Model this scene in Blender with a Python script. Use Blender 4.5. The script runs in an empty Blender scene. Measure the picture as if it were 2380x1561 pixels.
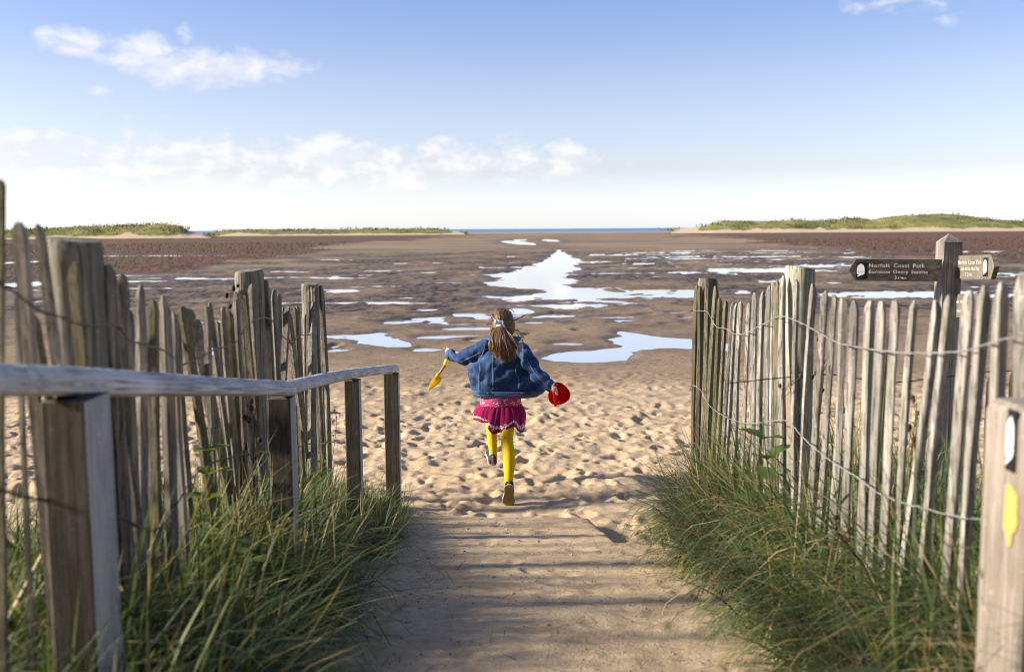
import bpy, bmesh, math, random
import numpy as np
from mathutils import Vector, Matrix, noise as mnoise
from mathutils.bvhtree import BVHTree

random.seed(7)
rng = np.random.default_rng(7)
R = math.radians
scene = bpy.context.scene
col = scene.collection

# ------------------------------------------------------------------ camera
CAM = Vector((0, 0, 1.65))
FPX = 1024 * 35 / 36
PITCH, ROLL = R(6.13), R(0.37)
F_ = Vector((0, math.cos(PITCH), -math.sin(PITCH)))
R0, U0 = Vector((1, 0, 0)), Vector((0, math.sin(PITCH), math.cos(PITCH)))
CR = math.cos(ROLL) * R0 - math.sin(ROLL) * U0
CU = math.sin(ROLL) * R0 + math.cos(ROLL) * U0
cd = bpy.data.cameras.new('Camera')
cam = bpy.data.objects.new('Camera', cd)
col.objects.link(cam)
cam.matrix_world = Matrix(((CR.x, CU.x, -F_.x, CAM.x), (CR.y, CU.y, -F_.y, CAM.y), (CR.z, CU.z, -F_.z, CAM.z), (0, 0, 0, 1)))
cd.lens = 35
cd.sensor_width = 36
cd.clip_start = 0.05
cd.clip_end = 90000
cd.dof.use_dof = True
cd.dof.focus_distance = 6.05
cd.dof.aperture_fstop = 3.6
scene.camera = cam

def ray(px, py):
    return F_ + (px - 512) / FPX * CR + (335.5 - py) / FPX * CU
def at_y(px, py, Y):
    d = ray(float(px), float(py)); return CAM + d * float(Y / d.y)
def at_z(px, py, z):
    d = ray(float(px), float(py)); return CAM + d * ((z - CAM.z) / d.z)
def at_plane(px, py, p, n):
    d = ray(float(px), float(py)); return CAM + d * ((p - CAM).dot(n) / d.dot(n))

# ------------------------------------------------------------------ sky, sun, exposure
SUN_EL = R(23)
SUN_AZ = R(267)          # compass style: 0 = +Y, clockwise; the sun stands to the left
sun_dir = Vector((math.sin(SUN_AZ) * math.cos(SUN_EL), math.cos(SUN_AZ) * math.cos(SUN_EL), math.sin(SUN_EL)))
world = bpy.data.worlds.new('World')
scene.world = world
world.use_nodes = True
wt = world.node_tree
wt.nodes.clear()

class NT:
    """small helper for building node graphs"""
    def __init__(self, tree): self.t = tree
    def n(self, kind, **kw):
        x = self.t.nodes.new(kind)
        for k, v in kw.items(): setattr(x, k, v)
        return x
    def put(self, sock, v):
        if isinstance(v, bpy.types.NodeSocket): self.t.links.new(v, sock)
        elif v is not None:
            if hasattr(sock.default_value, '__len__') and not hasattr(v, '__len__'): v = [v] * len(sock.default_value)
            if hasattr(sock.default_value, '__len__') and len(sock.default_value) == 4 and len(v) == 3: v = (*v, 1)
            sock.default_value = v
    def m(self, op, a, b=None, c=None, clamp=False):
        x = self.n('ShaderNodeMath', operation=op, use_clamp=clamp)
        for i, v in enumerate((a, b, c)):
            if v is not None: self.put(x.inputs[i], v)
        return x.outputs[0]
    def ss(self, v, lo, hi, a=0.0, b=1.0):
        x = self.n('ShaderNodeMapRange', interpolation_type='SMOOTHSTEP')
        for i, q in enumerate((v, lo, hi, a, b)): self.put(x.inputs[i], q)
        return x.outputs[0]
    def lin(self, v, lo, hi, a=0.0, b=1.0):
        x = self.n('ShaderNodeMapRange')
        for i, q in enumerate((v, lo, hi, a, b)): self.put(x.inputs[i], q)
        return x.outputs[0]
    def mix(self, f, a, b, mode='MIX'):
        x = self.n('ShaderNodeMix', data_type='RGBA', blend_type=mode)
        self.put(x.inputs[0], f); self.put(x.inputs[6], a); self.put(x.inputs[7], b)
        return x.outputs[2]
    def noise(self, vec, scale, detail=4, rough=0.55, dist=0.0, out=0):
        x = self.n('ShaderNodeTexNoise')
        if vec is not None: self.put(x.inputs['Vector'], vec)
        self.put(x.inputs['Scale'], scale); self.put(x.inputs['Detail'], detail)
        self.put(x.inputs['Roughness'], rough); self.put(x.inputs['Distortion'], dist)
        return x.outputs[out]
    def vor(self, vec, scale, feat='F1', out=0):
        x = self.n('ShaderNodeTexVoronoi', feature=feat)
        if vec is not None: self.put(x.inputs['Vector'], vec)
        self.put(x.inputs['Scale'], scale)
        return x.outputs[out]
    def xyz(self, x=0.0, y=0.0, z=0.0):
        q = self.n('ShaderNodeCombineXYZ')
        for i, v in enumerate((x, y, z)): self.put(q.inputs[i], v)
        return q.outputs[0]
    def sep(self, v):
        q = self.n('ShaderNodeSeparateXYZ'); self.put(q.inputs[0], v); return q.outputs
    def vmul(self, v, s):
        q = self.n('ShaderNodeVectorMath', operation='MULTIPLY'); self.put(q.inputs[0], v); self.put(q.inputs[1], s); return q.outputs[0]
    def vadd(self, v, s):
        q = self.n('ShaderNodeVectorMath', operation='ADD'); self.put(q.inputs[0], v); self.put(q.inputs[1], s); return q.outputs[0]
    def ramp(self, f, stops, interp='LINEAR'):
        q = self.n('ShaderNodeValToRGB'); self.put(q.inputs[0], f)
        q.color_ramp.interpolation = interp
        e = q.color_ramp.elements
        while len(e) < len(stops): e.new(0.5)
        for el, (p, c) in zip(e, stops):
            el.position = p; el.color = (*c, 1) if len(c) == 3 else c
        return q.outputs[0]

SKY_STRENGTH = 0.11
w = NT(wt)
sky = w.n('ShaderNodeTexSky', sky_type='NISHITA')
sky.sun_disc = False
sky.sun_elevation = SUN_EL
sky.sun_rotation = SUN_AZ
sky.altitude = 0
sky.air_density = 1.0
sky.dust_density = 0.6
sky.ozone_density = 2.0
gen = w.n('ShaderNodeTexCoord').outputs['Generated']
sx, sy, sz = w.sep(gen)
el = w.m('ARCSINE', sz)
az = w.m('ARCTAN2', sx, sy)
# the colour of this air: milky at the horizon, clear blue above
tint = w.ramp(w.m('MULTIPLY', el, 180 / math.pi / 30, clamp=True), [
    (0.0, (1.18, 1.30, 1.88)), (0.026, (1.06, 1.10, 1.56)), (0.108, (0.86, 0.77, 0.91)), (0.19, (0.89, 0.775, 0.90)), (0.273, (0.89, 0.76, 0.85)), (0.353, (0.78, 0.705, 0.85)), (0.43, (0.72, 0.69, 0.86)), (1.0, (0.72, 0.69, 0.86))])
skyc = w.mix(1.0, sky.outputs[0], tint, 'MULTIPLY')
# clouds: directions in radians; the low bank along the horizon and the drifting one above it
wv = w.xyz(az, w.m('MULTIPLY', el, 1.7), 0.0)
n1 = w.noise(wv, 24, 6, 0.56, 0.1)
n1s = w.noise(w.vadd(wv, (-0.012, 0.016, 0)), 24, 3, 0.5, 0.1)
nlow = w.noise(wv, 5.0, 3, 0.5)
eld = w.m('MULTIPLY', el, 180 / math.pi)
azd = w.m('MULTIPLY', az, 180 / math.pi)
q = w.m('DIVIDE', w.m('SUBTRACT', eld, 3.75), 1.45)
bank = w.m('SUBTRACT', 1.0, w.m('MULTIPLY', q, q))
bank = w.m('MAXIMUM', bank, -3.0)
fade = w.ss(azd, 0.0, 15.0, 0.0, 1.5)
lump = w.m('MULTIPLY', w.m('SUBTRACT', n1, 0.5), 3.6)
big = w.m('MULTIPLY', w.m('SUBTRACT', nlow, 0.5), 1.6)
dens = w.m('SUBTRACT', w.m('ADD', w.m('ADD', w.m('MULTIPLY', bank, 0.62), lump), big), fade)
D1 = w.ss(dens, -0.05, 0.95)
def pxdir(x, y):    # picture place (2380 wide copy) -> azimuth, elevation of a cloud centre
    d = ray(x / 2.32422, y / 2.32422).normalized()
    return math.atan2(d.x, d.y), math.asin(d.z)
F = None
for (cx, cy, rx, ry, s) in [(180, 98, 88, 32, 1), (320, 118, 105, 48, 1), (430, 160, 105, 52, 1), (545, 155, 100, 45, 1), (640, 155, 95, 36, .8), (430, 85, 22, 24, .7), (232, 210, 36, 14, .75), (2130, 2, 150, 24, .45), (2240, 48, 40, 14, .15), (370, 272, 120, 6, .2)]:
    a0, e0 = pxdir(cx, cy)
    u = w.m('DIVIDE', w.m('SUBTRACT', az, a0), rx / 2.32422 / FPX)
    v = w.m('DIVIDE', w.m('SUBTRACT', el, e0), ry / 2.32422 / FPX)
    b = w.m('SUBTRACT', s, w.m('MULTIPLY', w.m('ADD', w.m('MULTIPLY', u, u), w.m('MULTIPLY', v, v)), 0.9 * s))
    F = b if F is None else w.m('MAXIMUM', F, b)
F = w.m('MAXIMUM', F, -2.0)
n2 = w.noise(wv, 34, 5, 0.55, 0.2)
D2 = w.ss(w.m('ADD', F, w.m('MULTIPLY', w.m('SUBTRACT', n2, 0.52), 2.6)), -0.05, 1.15)
n3 = w.noise(w.xyz(az, w.m('MULTIPLY', el, 2.5), 3.0), 5.0, 3, 0.55)
D3 = w.m('MULTIPLY', w.ss(n3, 0.57, 0.72), w.ss(eld, 14.5, 22, 0.0, 0.7))
D = w.m('MAXIMUM', w.m('MAXIMUM', w.m('MULTIPLY', D1, 0.85), w.m('MULTIPLY', D2, 0.85)), D3)
lit = w.ss(w.m('SUBTRACT', n1, n1s), -0.10, 0.10)
cloud = w.mix(lit, (3.9, 4.0, 4.4), (4.6, 4.53, 4.5))
skyc = w.mix(D, skyc, cloud)
bg = w.n('ShaderNodeBackground')
w.put(bg.inputs[0], skyc)
bg.inputs[1].default_value = SKY_STRENGTH
wo = w.n('ShaderNodeOutputWorld')
wt.links.new(bg.outputs[0], wo.inputs[0])

sl = bpy.data.lights.new('Sun', 'SUN')
sl.energy = 4.8
sl.angle = R(4.5)
sl.color = (1.0, 0.90, 0.76)
so = bpy.data.objects.new('Sun', sl)
so.rotation_euler = sun_dir.to_track_quat('Z', 'Y').to_euler()
so.location = (-8, -3, 8)
col.objects.link(so)

scene.view_settings.view_transform = 'Standard'
scene.view_settings.look = 'None'
scene.view_settings.exposure = 1.03
scene.view_settings.gamma = 1
scene.view_settings.use_curve_mapping = False
scene.render.engine = 'CYCLES'
scene.cycles.use_denoising = True
scene.cycles.filter_width = 1.05
scene.cycles.max_bounces = 6
scene.cycles.diffuse_bounces = 3
scene.cycles.glossy_bounces = 3
scene.cycles.transmission_bounces = 3
scene.cycles.transparent_max_bounces = 6
scene.cycles.sample_clamp_indirect = 6

# ------------------------------------------------------------------ mesh helpers
def put_mesh(name, V, Fc, mat, parent=None, smooth=False, origin=None, attrs=None):
    """Fc: list of index tuples or an (n,3|4) array. origin: world point used as the object's own origin."""
    me = bpy.data.meshes.new(name)
    V = np.asarray(V, dtype=np.float32).reshape(-1, 3)
    po = Vector(parent['_o']) if parent is not None and '_o' in parent else Vector((0, 0, 0))
    o_ = Vector(origin) if origin is not None else po
    V = V - np.array(o_, dtype=np.float32)
    if isinstance(Fc, np.ndarray):
        n, k = Fc.shape
        me.vertices.add(len(V)); me.vertices.foreach_set('co', V.ravel())
        me.loops.add(n * k); me.loops.foreach_set('vertex_index', Fc.astype(np.int32).ravel())
        me.polygons.add(n); me.polygons.foreach_set('loop_start', np.arange(0, n * k, k, dtype=np.int32))
        me.update(calc_edges=True)
    else:
        me.from_pydata(V.tolist(), [], [tuple(f) for f in Fc])
    if attrs:
        for an, arr in attrs.items():
            a = me.attributes.new(an, 'FLOAT_COLOR', 'POINT')
            a.data.foreach_set('color', np.asarray(arr, dtype=np.float32).ravel())
    if smooth:
        me.polygons.foreach_set('use_smooth', np.ones(len(me.polygons), dtype=bool))
    if mat is not None:
        for mm in (mat if isinstance(mat, (list, tuple)) else [mat]): me.materials.append(mm)
    ob = bpy.data.objects.new(name, me)
    col.objects.link(ob)
    if parent is not None: ob.parent = parent
    ob.location = o_ - po
    ob['_o'] = tuple(o_)
    return ob

def thing(name, loc, label, cat, group=None):
    o = bpy.data.objects.new(name, None)
    col.objects.link(o)
    o.location = loc
    o.empty_display_size = 0.1
    o['_o'] = tuple(loc)
    return tag(o, label, cat, group)
def tag(o, label=None, cat=None, group=None, kind=None):
    if label: o['label'] = label
    if cat: o['category'] = cat
    if group: o['group'] = group
    if kind: o['kind'] = kind
    return o

class MB:
    def __init__(s): s.v = []; s.f = []
    def add(s, V, Fc):
        k = len(s.v); s.v += [tuple(x) for x in V]; s.f += [tuple(i + k for i in f) for f in Fc]; return k
    def loft(s, rings, cap0=True, cap1=True, closed=True):
        k = len(s.v); n = len(rings[0])
        for r in rings: s.v += [tuple(p) for p in r]
        for i in range(len(rings) - 1):
            for j in range(n if closed else n - 1):
                a, b = k + i * n + j, k + i * n + (j + 1) % n
                s.f.append((a, b, b + n, a + n))
        if cap0: s.f.append(tuple(k + j for j in range(n))[::-1])
        if cap1: s.f.append(tuple(k + (len(rings) - 1) * n + j for j in range(n)))
    def tube(s, pts, rad, n=8, cap=True, flat=1.0):
        pts = [Vector(p) for p in pts]
        if not hasattr(rad, '__len__'): rad = [rad] * len(pts)
        T = [(pts[min(i + 1, len(pts) - 1)] - pts[max(i - 1, 0)]).normalized() for i in range(len(pts))]
        ref = Vector((0, 0, 1)) if abs(T[0].z) < .9 else Vector((0, 1, 0))
        a = T[0].cross(ref).normalized(); rings = []
        for p, t, r in zip(pts, T, rad):
            a = (a - t * a.dot(t)).normalized(); b = t.cross(a)
            rings.append([p + a * (r * math.cos(2 * math.pi * j / n)) + b * (r * flat * math.sin(2 * math.pi * j / n)) for j in range(n)])
        s.loft(rings, cap, cap)
    def ball(s, c, r, nu=10, nv=7, rx=None, axes=None):
        c = Vector(c); r3 = (r, r, r) if not hasattr(r, '__len__') else r
        ax = axes or (Vector((1, 0, 0)), Vector((0, 1, 0)), Vector((0, 0, 1)))
        rings = []
        for i in range(nv + 1):
            ph = math.pi * (i + .02) / (nv + .04) - math.pi / 2
            rings.append([c + ax[0] * (r3[0] * math.cos(ph) * math.cos(2 * math.pi * j / nu)) + ax[1] * (r3[1] * math.cos(ph) * math.sin(2 * math.pi * j / nu)) + ax[2] * (r3[2] * math.sin(ph)) for j in range(nu)])
        s.loft(rings)
    def box(s, c, hx, hy, hz, axes=None):
        c = Vector(c); ax = axes or (Vector((1, 0, 0)), Vector((0, 1, 0)), Vector((0, 0, 1)))
        V = [c + ax[0] * (hx * i) + ax[1] * (hy * j) + ax[2] * (hz * k) for i in (-1, 1) for j in (-1, 1) for k in (-1, 1)]
        s.add(V, [(0, 1, 3, 2), (4, 6, 7, 5), (0, 4, 5, 1), (2, 3, 7, 6), (0, 2, 6, 4), (1, 5, 7, 3)])
    def build(s, name, mat, parent=None, smooth=False, origin=None):
        return put_mesh(name, s.v, s.f, mat, parent, smooth, origin)

def spline(keys, n):
    """Catmull-Rom through tuples"""
    K = [np.array(k, dtype=float) for k in keys]; out = []
    for i in range(n):
        t = i / (n - 1) * (len(K) - 1); j = min(int(t), len(K) - 2); u = t - j
        p0, p1, p2, p3 = K[max(j - 1, 0)], K[j], K[j + 1], K[min(j + 2, len(K) - 1)]
        out.append(.5 * (2 * p1 + (p2 - p0) * u + (2 * p0 - 5 * p1 + 4 * p2 - p3) * u * u + (3 * p1 - p0 - 3 * p2 + p3) * u ** 3))
    return out

def remeshed(mb, voxel, smooth=2):
    """one continuous surface from overlapping closed shapes"""
    me = bpy.data.meshes.new('tmp'); me.from_pydata([tuple(v) for v in mb.v], [], mb.f)
    bm = bmesh.new(); bm.from_mesh(me); bmesh.ops.recalc_face_normals(bm, faces=bm.faces); bm.to_mesh(me); bm.free()
    o = bpy.data.objects.new('tmp', me); col.objects.link(o)
    m = o.modifiers.new('r', 'REMESH'); m.mode = 'VOXEL'; m.voxel_size = voxel
    s = o.modifiers.new('s', 'SMOOTH'); s.iterations = smooth; s.factor = .5
    dg = bpy.context.evaluated_depsgraph_get()
    e = bpy.data.meshes.new_from_object(o.evaluated_get(dg))
    V = [v.co.copy() for v in e.vertices]; Nn = [v.normal.copy() for v in e.vertices]; Fc = [tuple(p.vertices) for p in e.polygons]
    bpy.data.objects.remove(o); bpy.data.meshes.remove(me); bpy.data.meshes.remove(e)
    return V, Fc, Nn

# numpy value noise
def _hash(ix, iy, seed):
    h = (ix.astype(np.int64) * 374761393 + iy.astype(np.int64) * 668265263 + seed * 982451653) & 0xffffffff
    h = ((h ^ (h >> 13)) * 1274126177) & 0xffffffff
    return ((h ^ (h >> 16)) & 0xffff) / 65535.0
def vnoise(x, y, seed=0):
    ix, iy = np.floor(x), np.floor(y); fx, fy = x - ix, y - iy
    fx = fx * fx * fx * (fx * (fx * 6 - 15) + 10); fy = fy * fy * fy * (fy * (fy * 6 - 15) + 10)
    a, b = _hash(ix, iy, seed), _hash(ix + 1, iy, seed); c, d = _hash(ix, iy + 1, seed), _hash(ix + 1, iy + 1, seed)
    return (a * (1 - fx) + b * fx) * (1 - fy) + (c * (1 - fx) + d * fx) * fy - .5
def fbm(x, y, seed=0, oct=4, gain=.5):
    r = 0; a = 1.0
    for i in range(oct):
        r = r + a * vnoise(x * 2 ** i + 17.3 * i, y * 2 ** i - 9.1 * i, seed + i); a *= gain
    return r
def sstep(x, a, b):
    t = np.clip((x - a) / (b - a), 0, 1); return t * t * (3 - 2 * t)
# ------------------------------------------------------------------ materials
def material(name, rough=.8, spec=.3):
    m = bpy.data.materials.new(name); m.use_nodes = True
    t = m.node_tree; b = t.nodes['Principled BSDF']
    b.inputs['Roughness'].default_value = rough
    b.inputs['Specular IOR Level'].default_value = spec
    g = NT(t); g.b = b; g.mat = m
    g.obj = g.n('ShaderNodeTexCoord').outputs['Object']
    return g
def bump(g, h, strength, dist=.01):
    x = g.n('ShaderNodeBump'); g.put(x.inputs['Height'], h)
    x.inputs['Strength'].default_value = strength; x.inputs['Distance'].default_value = dist
    g.t.links.new(x.outputs[0], g.b.inputs['Normal'])
def plain(name, c, rough=.6, spec=.4, var=.12, scale=40):
    g = material(name, rough, spec)
    n = g.noise(g.obj, scale, 3)
    g.put(g.b.inputs[0], g.mix(n, [x * (1 - var) for x in c], [min(1, x * (1 + var)) for x in c]))
    return g.mat

def wood(name, c0, c1, dark, moss=0.0, mosscol=(.10, .11, .045), sc=1.0, grain=(70, 70, 2.2), rust=False, crack=.7, mossz=.5, uv=False):
    g = material(name, .85, .15)
    if uv: g.obj = g.n('ShaderNodeUVMap').outputs[0]
    rnd = g.n('ShaderNodeObjectInfo').outputs['Random']
    off = g.xyz(g.m('MULTIPLY', rnd, 13.0), g.m('MULTIPLY', rnd, 31.0), g.m('MULTIPLY', rnd, 7.0))
    v = g.vadd(g.obj, off)
    gr = g.noise(g.vmul(v, grain), sc, 5, .65, .6)
    fine = g.noise(g.vmul(v, tuple(k * 3.4 for k in grain)), sc, 3, .6)
    blot = g.noise(g.vmul(v, (6, 6, 2.5)), 1.0, 4, .6)
    c = g.mix(g.ss(gr, .41, .59), c0, c1)
    c = g.mix(g.ss(blot, .42, .62, 0, .6), c, [x * .6 for x in c1])
    c = g.mix(g.ss(g.noise(v, 55, 3, .7), .62, .70, 0, .5), c, [min(.6, x * 1.5) for x in c0])
    c = g.mix(g.m('MULTIPLY', rnd, .35), c, [x * .7 for x in c0])
    crk = g.ss(fine, .555, .64)
    c = g.mix(g.m('MULTIPLY', crk, crack), c, dark)
    if moss:
        z = g.sep(g.obj)[2]
        mn = g.noise(g.vmul(v, (22, 22, 7)), 1.0, 5, .65)
        f = g.m('ADD', g.ss(mn, .50, .66, 0, 1), g.ss(z, mossz, 0.0, 0, .5))
        c = g.mix(g.m('MULTIPLY', g.m('MINIMUM', f, 1.0), moss), c, mosscol)
    if rust:
        s = g.n('ShaderNodeAttribute', attribute_name='stain').outputs['Fac']
        rn = g.noise(g.vmul(v, (60, 60, 6)), 1.0, 4, .6)
        c = g.mix(g.m('MULTIPLY', s, g.ss(rn, .35, .6), clamp=True), c, (.25, .085, .02))
    g.put(g.b.inputs[0], c)
    bump(g, g.m('ADD', g.m('MULTIPLY', gr, .6), g.m('SUBTRACT', g.m('MULTIPLY', fine, .5), crk)), .55, .006)
    return g.mat
M = {}
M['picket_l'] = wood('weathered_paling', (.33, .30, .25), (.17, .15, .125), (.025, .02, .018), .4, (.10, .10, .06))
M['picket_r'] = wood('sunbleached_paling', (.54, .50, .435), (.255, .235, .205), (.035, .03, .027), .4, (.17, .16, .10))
M['picket_moss'] = wood('mossy_paling', (.24, .21, .14), (.13, .12, .075), (.03, .025, .02), .6, (.10, .10, .035))
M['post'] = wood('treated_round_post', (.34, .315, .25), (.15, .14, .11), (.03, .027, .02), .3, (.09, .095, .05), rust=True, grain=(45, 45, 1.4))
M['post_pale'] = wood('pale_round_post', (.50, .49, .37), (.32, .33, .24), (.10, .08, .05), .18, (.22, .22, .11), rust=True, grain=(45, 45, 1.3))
M['rail'] = wood('silvered_log', (.74, .71, .66), (.54, .515, .47), (.12, .11, .10), 0, grain=(70, 2.0, 1), crack=.7, uv=True)
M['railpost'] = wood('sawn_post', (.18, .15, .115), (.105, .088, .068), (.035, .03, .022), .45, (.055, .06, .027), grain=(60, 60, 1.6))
M['railside'] = wood('skylit_bleached_face', (.52, .50, .47), (.38, .365, .34), (.12, .11, .10), .12, (.12, .12, .07), grain=(60, 60, 1.6), crack=.35)  # pale path-facing side of the posts: skylight painted in, over some bleaching
M['sign'] = wood('dark_oak', (.115, .10, .085), (.05, .045, .04), (.012, .01, .01), 0, grain=(2.2, 60, 60), crack=.5)
M['signpale'] = wood('grey_oak', (.27, .235, .20), (.15, .13, .11), (.03, .025, .02), .25, (.2, .19, .06), grain=(4, 60, 60))
M['signpost'] = wood('grey_oak_post', (.36, .32, .28), (.20, .175, .15), (.05, .04, .035), 0, grain=(60, 60, 1.5))
M['waypost'] = wood('waymark_wood', (.38, .325, .265), (.24, .20, .16), (.06, .05, .04), 0, grain=(50, 50, 1.4), crack=.4)
M['stake'] = wood('dark_stake', (.11, .085, .06), (.06, .045, .03), (.02, .015, .01), 0)
M['letter'] = plain('routed_white_paint', (.62, .60, .54), .7, .2, .35, 60)
M['white'] = plain('white_paint', (.80, .80, .78), .5, .4, .06)
M['black'] = plain('black_plastic', (.012, .012, .014), .45, .4)
M['yellowpaint'] = plain('yellow_paint', (.58, .36, .10), .6, .3, .12, 30)
def wiremat(name, c, rust):
    g = material(name, .45, .5); n = g.noise(g.obj, 25, 4)
    g.put(g.b.inputs[0], g.mix(g.ss(n, *rust), c, (.10, .035, .015)))
    g.b.inputs['Metallic'].default_value = .35
    return g.mat
M['wire'] = wiremat('galvanised_wire', (.33, .33, .32), (.6, .7))
M['rustwire'] = wiremat('rusty_wire', (.028, .02, .018), (.45, .7))

def leafmat(name, attr='tint', trans=.35, rough=.55):
    m = bpy.data.materials.new(name); m.use_nodes = True
    g = NT(m.node_tree); t = m.node_tree; b = t.nodes['Principled BSDF']
    b.inputs['Roughness'].default_value = rough; b.inputs['Specular IOR Level'].default_value = .25
    c = g.n('ShaderNodeAttribute', attribute_name=attr).outputs['Color']
    t.links.new(c, b.inputs[0])
    tr = g.n('ShaderNodeBsdfTranslucent'); g.put(tr.inputs[0], g.mix(1.0, c, (1.0, 1.0, .55), 'MULTIPLY'))
    mx = g.n('ShaderNodeMixShader'); mx.inputs[0].default_value = trans
    t.links.new(b.outputs[0], mx.inputs[1]); t.links.new(tr.outputs[0], mx.inputs[2])
    t.links.new(mx.outputs[0], t.nodes['Material Output'].inputs[0])
    return m
M['grass'] = leafmat('grass_blade')
M['leaf'] = leafmat('weed_leaf', trans=.4)
M['dry'] = leafmat('dry_stem', trans=.1, rough=.8)

# ------------------------------------------------------------------ ground shape
def path_fac(x, y):
    """height of the sandy ramp with its buried slab, the banks beside it and the beach beyond"""
    x = np.asarray(x, float); y = np.asarray(y, float)
    ramp = .15 * np.clip(5.25 - y, 0, 4.25)
    side = 1 - sstep(np.abs(x), 1.35, 3.0)
    ex = .43 + (5.35 - y) * .09
    slab = .085 / (1 + np.exp(np.clip((x - ex) / .012, -40, 40)))
    slab = np.maximum(slab, .085 * sstep(-y, -4.85, -4.45))
    slab = slab / (1 + np.exp(np.clip((y - 5.38 + .03 * np.sin(x * 3)) / .02, -40, 40))) * side
    lb = .13 * sstep(-x, .62, .95) * sstep(-y, -5.9, -5.0) * (1 - sstep(-x, 1.3, 2.3))
    rb = .15 * sstep(x, .72 + .12 * np.clip(4.0 - y, -1, 0), 1.15) * sstep(-y, -5.7, -4.9) * (1 - sstep(x, 1.4, 2.6))
    return ramp * side + slab + lb + rb
def G(x, y): return float(path_fac(x, y))

rows = list(np.arange(-9, 1.4, .26))
y = 1.4
while y < 5.0: rows.append(y); y += .02
while y < 950: rows.append(y); y += max(.016, y * y / 3300)
for y in (1000, 1150, 1400, 2000, 4000, 9000, 20000): rows.append(y)
YR = np.array(rows)
NC = 660
uin = np.linspace(-1, 1, NC)
uo = 1 + (np.geomspace(1, 41, 28) - 1 + np.linspace(0, .6, 28))[1:]
U = np.concatenate([-uo[::-1], uin, uo])
W = np.where(YR > 0, .6 * np.maximum(YR, 0) + 1.05, 1.05)
X = U[None, :] * W[:, None]; Y = np.repeat(YR[:, None], len(U), 1)
ZW = -.055
Z = path_fac(X, Y)

near = (1 - sstep(Y, 8.5, 14))
beach = sstep(Y, 5.2, 5.6) + (1 - sstep(Y, 5.2, 5.6)) * sstep(np.abs(X), 1.6, 2.6)
beach = np.clip(beach, 0, 1)
slabside = ((X > .5) & (Y > 4.5)).astype(float)
# trampled sand: soft hummocks, heel holes and rims
n_a = fbm(X / .23, Y / .21, 3, 3, .55)
n_b = fbm(X / .085, Y / .08, 11, 3, .55)
n_c = fbm(X / .9, Y / .8, 21, 2)
crumb = sstep(fbm(X / .5, Y / .45, 15, 3), .08, .30)
hum = .024 * n_a + .013 * n_b + .02 * n_c - .018 * np.abs(vnoise(X / .15, Y / .14, 5)) + crumb * (.016 * np.abs(vnoise(X / .045, Y / .05, 6)) + .012 * np.abs(vnoise(X / .09, Y / .08, 16)))
Z += hum * beach * (near * .95 + .05)
Z += (.0035 * n_b + .007 * fbm(X / .3, Y / .25, 31, 3) + .005 * crumb * np.abs(vnoise(X / .05, Y / .05, 6))) * (1 - beach) * near
Z += .006 * fbm(X / .05, Y / .045, 41, 2) * near * (.35 + .65 * beach)
def craters(n, x0, x1, y0, y1, rmin, rmax, dmin, dmax, seed):
    r_ = np.random.default_rng(seed)
    for _ in range(n):
        xc, yc = r_.uniform(x0, x1), r_.uniform(y0, y1)
        a = r_.uniform(rmin, rmax); b = a * r_.uniform(.42, .7); d = r_.uniform(dmin, dmax); th = r_.normal(1.57, .7)
        i0, i1 = np.searchsorted(YR, [yc - 2.4 * a, yc + 2.4 * a])
        wy = .6 * yc + 1.05
        j0, j1 = np.searchsorted(U, [(xc - 2.6 * a) / wy - .012, (xc + 2.6 * a) / wy + .012])
        if i1 <= i0 or j1 <= j0: continue
        sl_ = (slice(i0, i1), slice(j0, j1))
        dx, dy = X[sl_] - xc, Y[sl_] - yc
        p, q_ = (dx * math.cos(th) + dy * math.sin(th)) / a, (-dx * math.sin(th) + dy * math.cos(th)) / b
        rr = np.sqrt(p * p + q_ * q_)
        lim = 1 - near[sl_] * 0
        side = r_.uniform(-1, 1)
        Z[sl_] += d * near[sl_] * (-np.exp(-(rr / .85) ** 3) + (.34 + .3 * side * p) * np.exp(-((rr - 1.25) / .38) ** 2))
craters(1700, -5, 6, 5.6, 11.5, .06, .12, .008, .022, 2)
craters(1300, -5, 6, 5.5, 9.0, .035, .07, .006, .016, 9)
craters(170, -.7, .75, 1.5, 5.2, .03, .10, .003, .008, 4)
craters(60, .55, .95, 4.4, 5.5, .05, .1, .01, .02, 6)
craters(120, -6, -1.6, 2, 5.5, .08, .15, .012, .03, 12)
craters(160, 1.7, 6, 2, 5.5, .08, .15, .012, .03, 13)

tx_, ty_ = at_y(509.2, 506.7, 5.925).x, 5.94
Z -= (Z + .022) * np.exp(-(((X - tx_) / .12) ** 2 + ((Y - ty_ + .09) / .24) ** 2) ** 2)   # the toe-hole under the child's pushing foot
# flats: everything past the dry sand sinks a few centimetres and is rough with worm casts and weed
flat = sstep(Y, 9, 15)
Z += -.022 * flat
mudn = fbm(X / .55, Y / .55, 51, 4, .6)
mud_zone = sstep(Y, 13, 24) * (1 - sstep(Y + 18 * fbm(X / 14, Y / 14, 61, 2), 66, 92))
Z += flat * (.011 * mudn * (.35 + mud_zone) + .006 * fbm(X / 3.1, Y / 3.1, 71, 2))
clod = np.clip(fbm(X / .24, Y / .3, 57, 2) - .12, 0, 1) * mud_zone
Z += .06 * clod * (1 - sstep(Y, 60, 80))
Z = np.where(Y > 9.5, np.maximum(Z, ZW + .012), Z)

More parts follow.
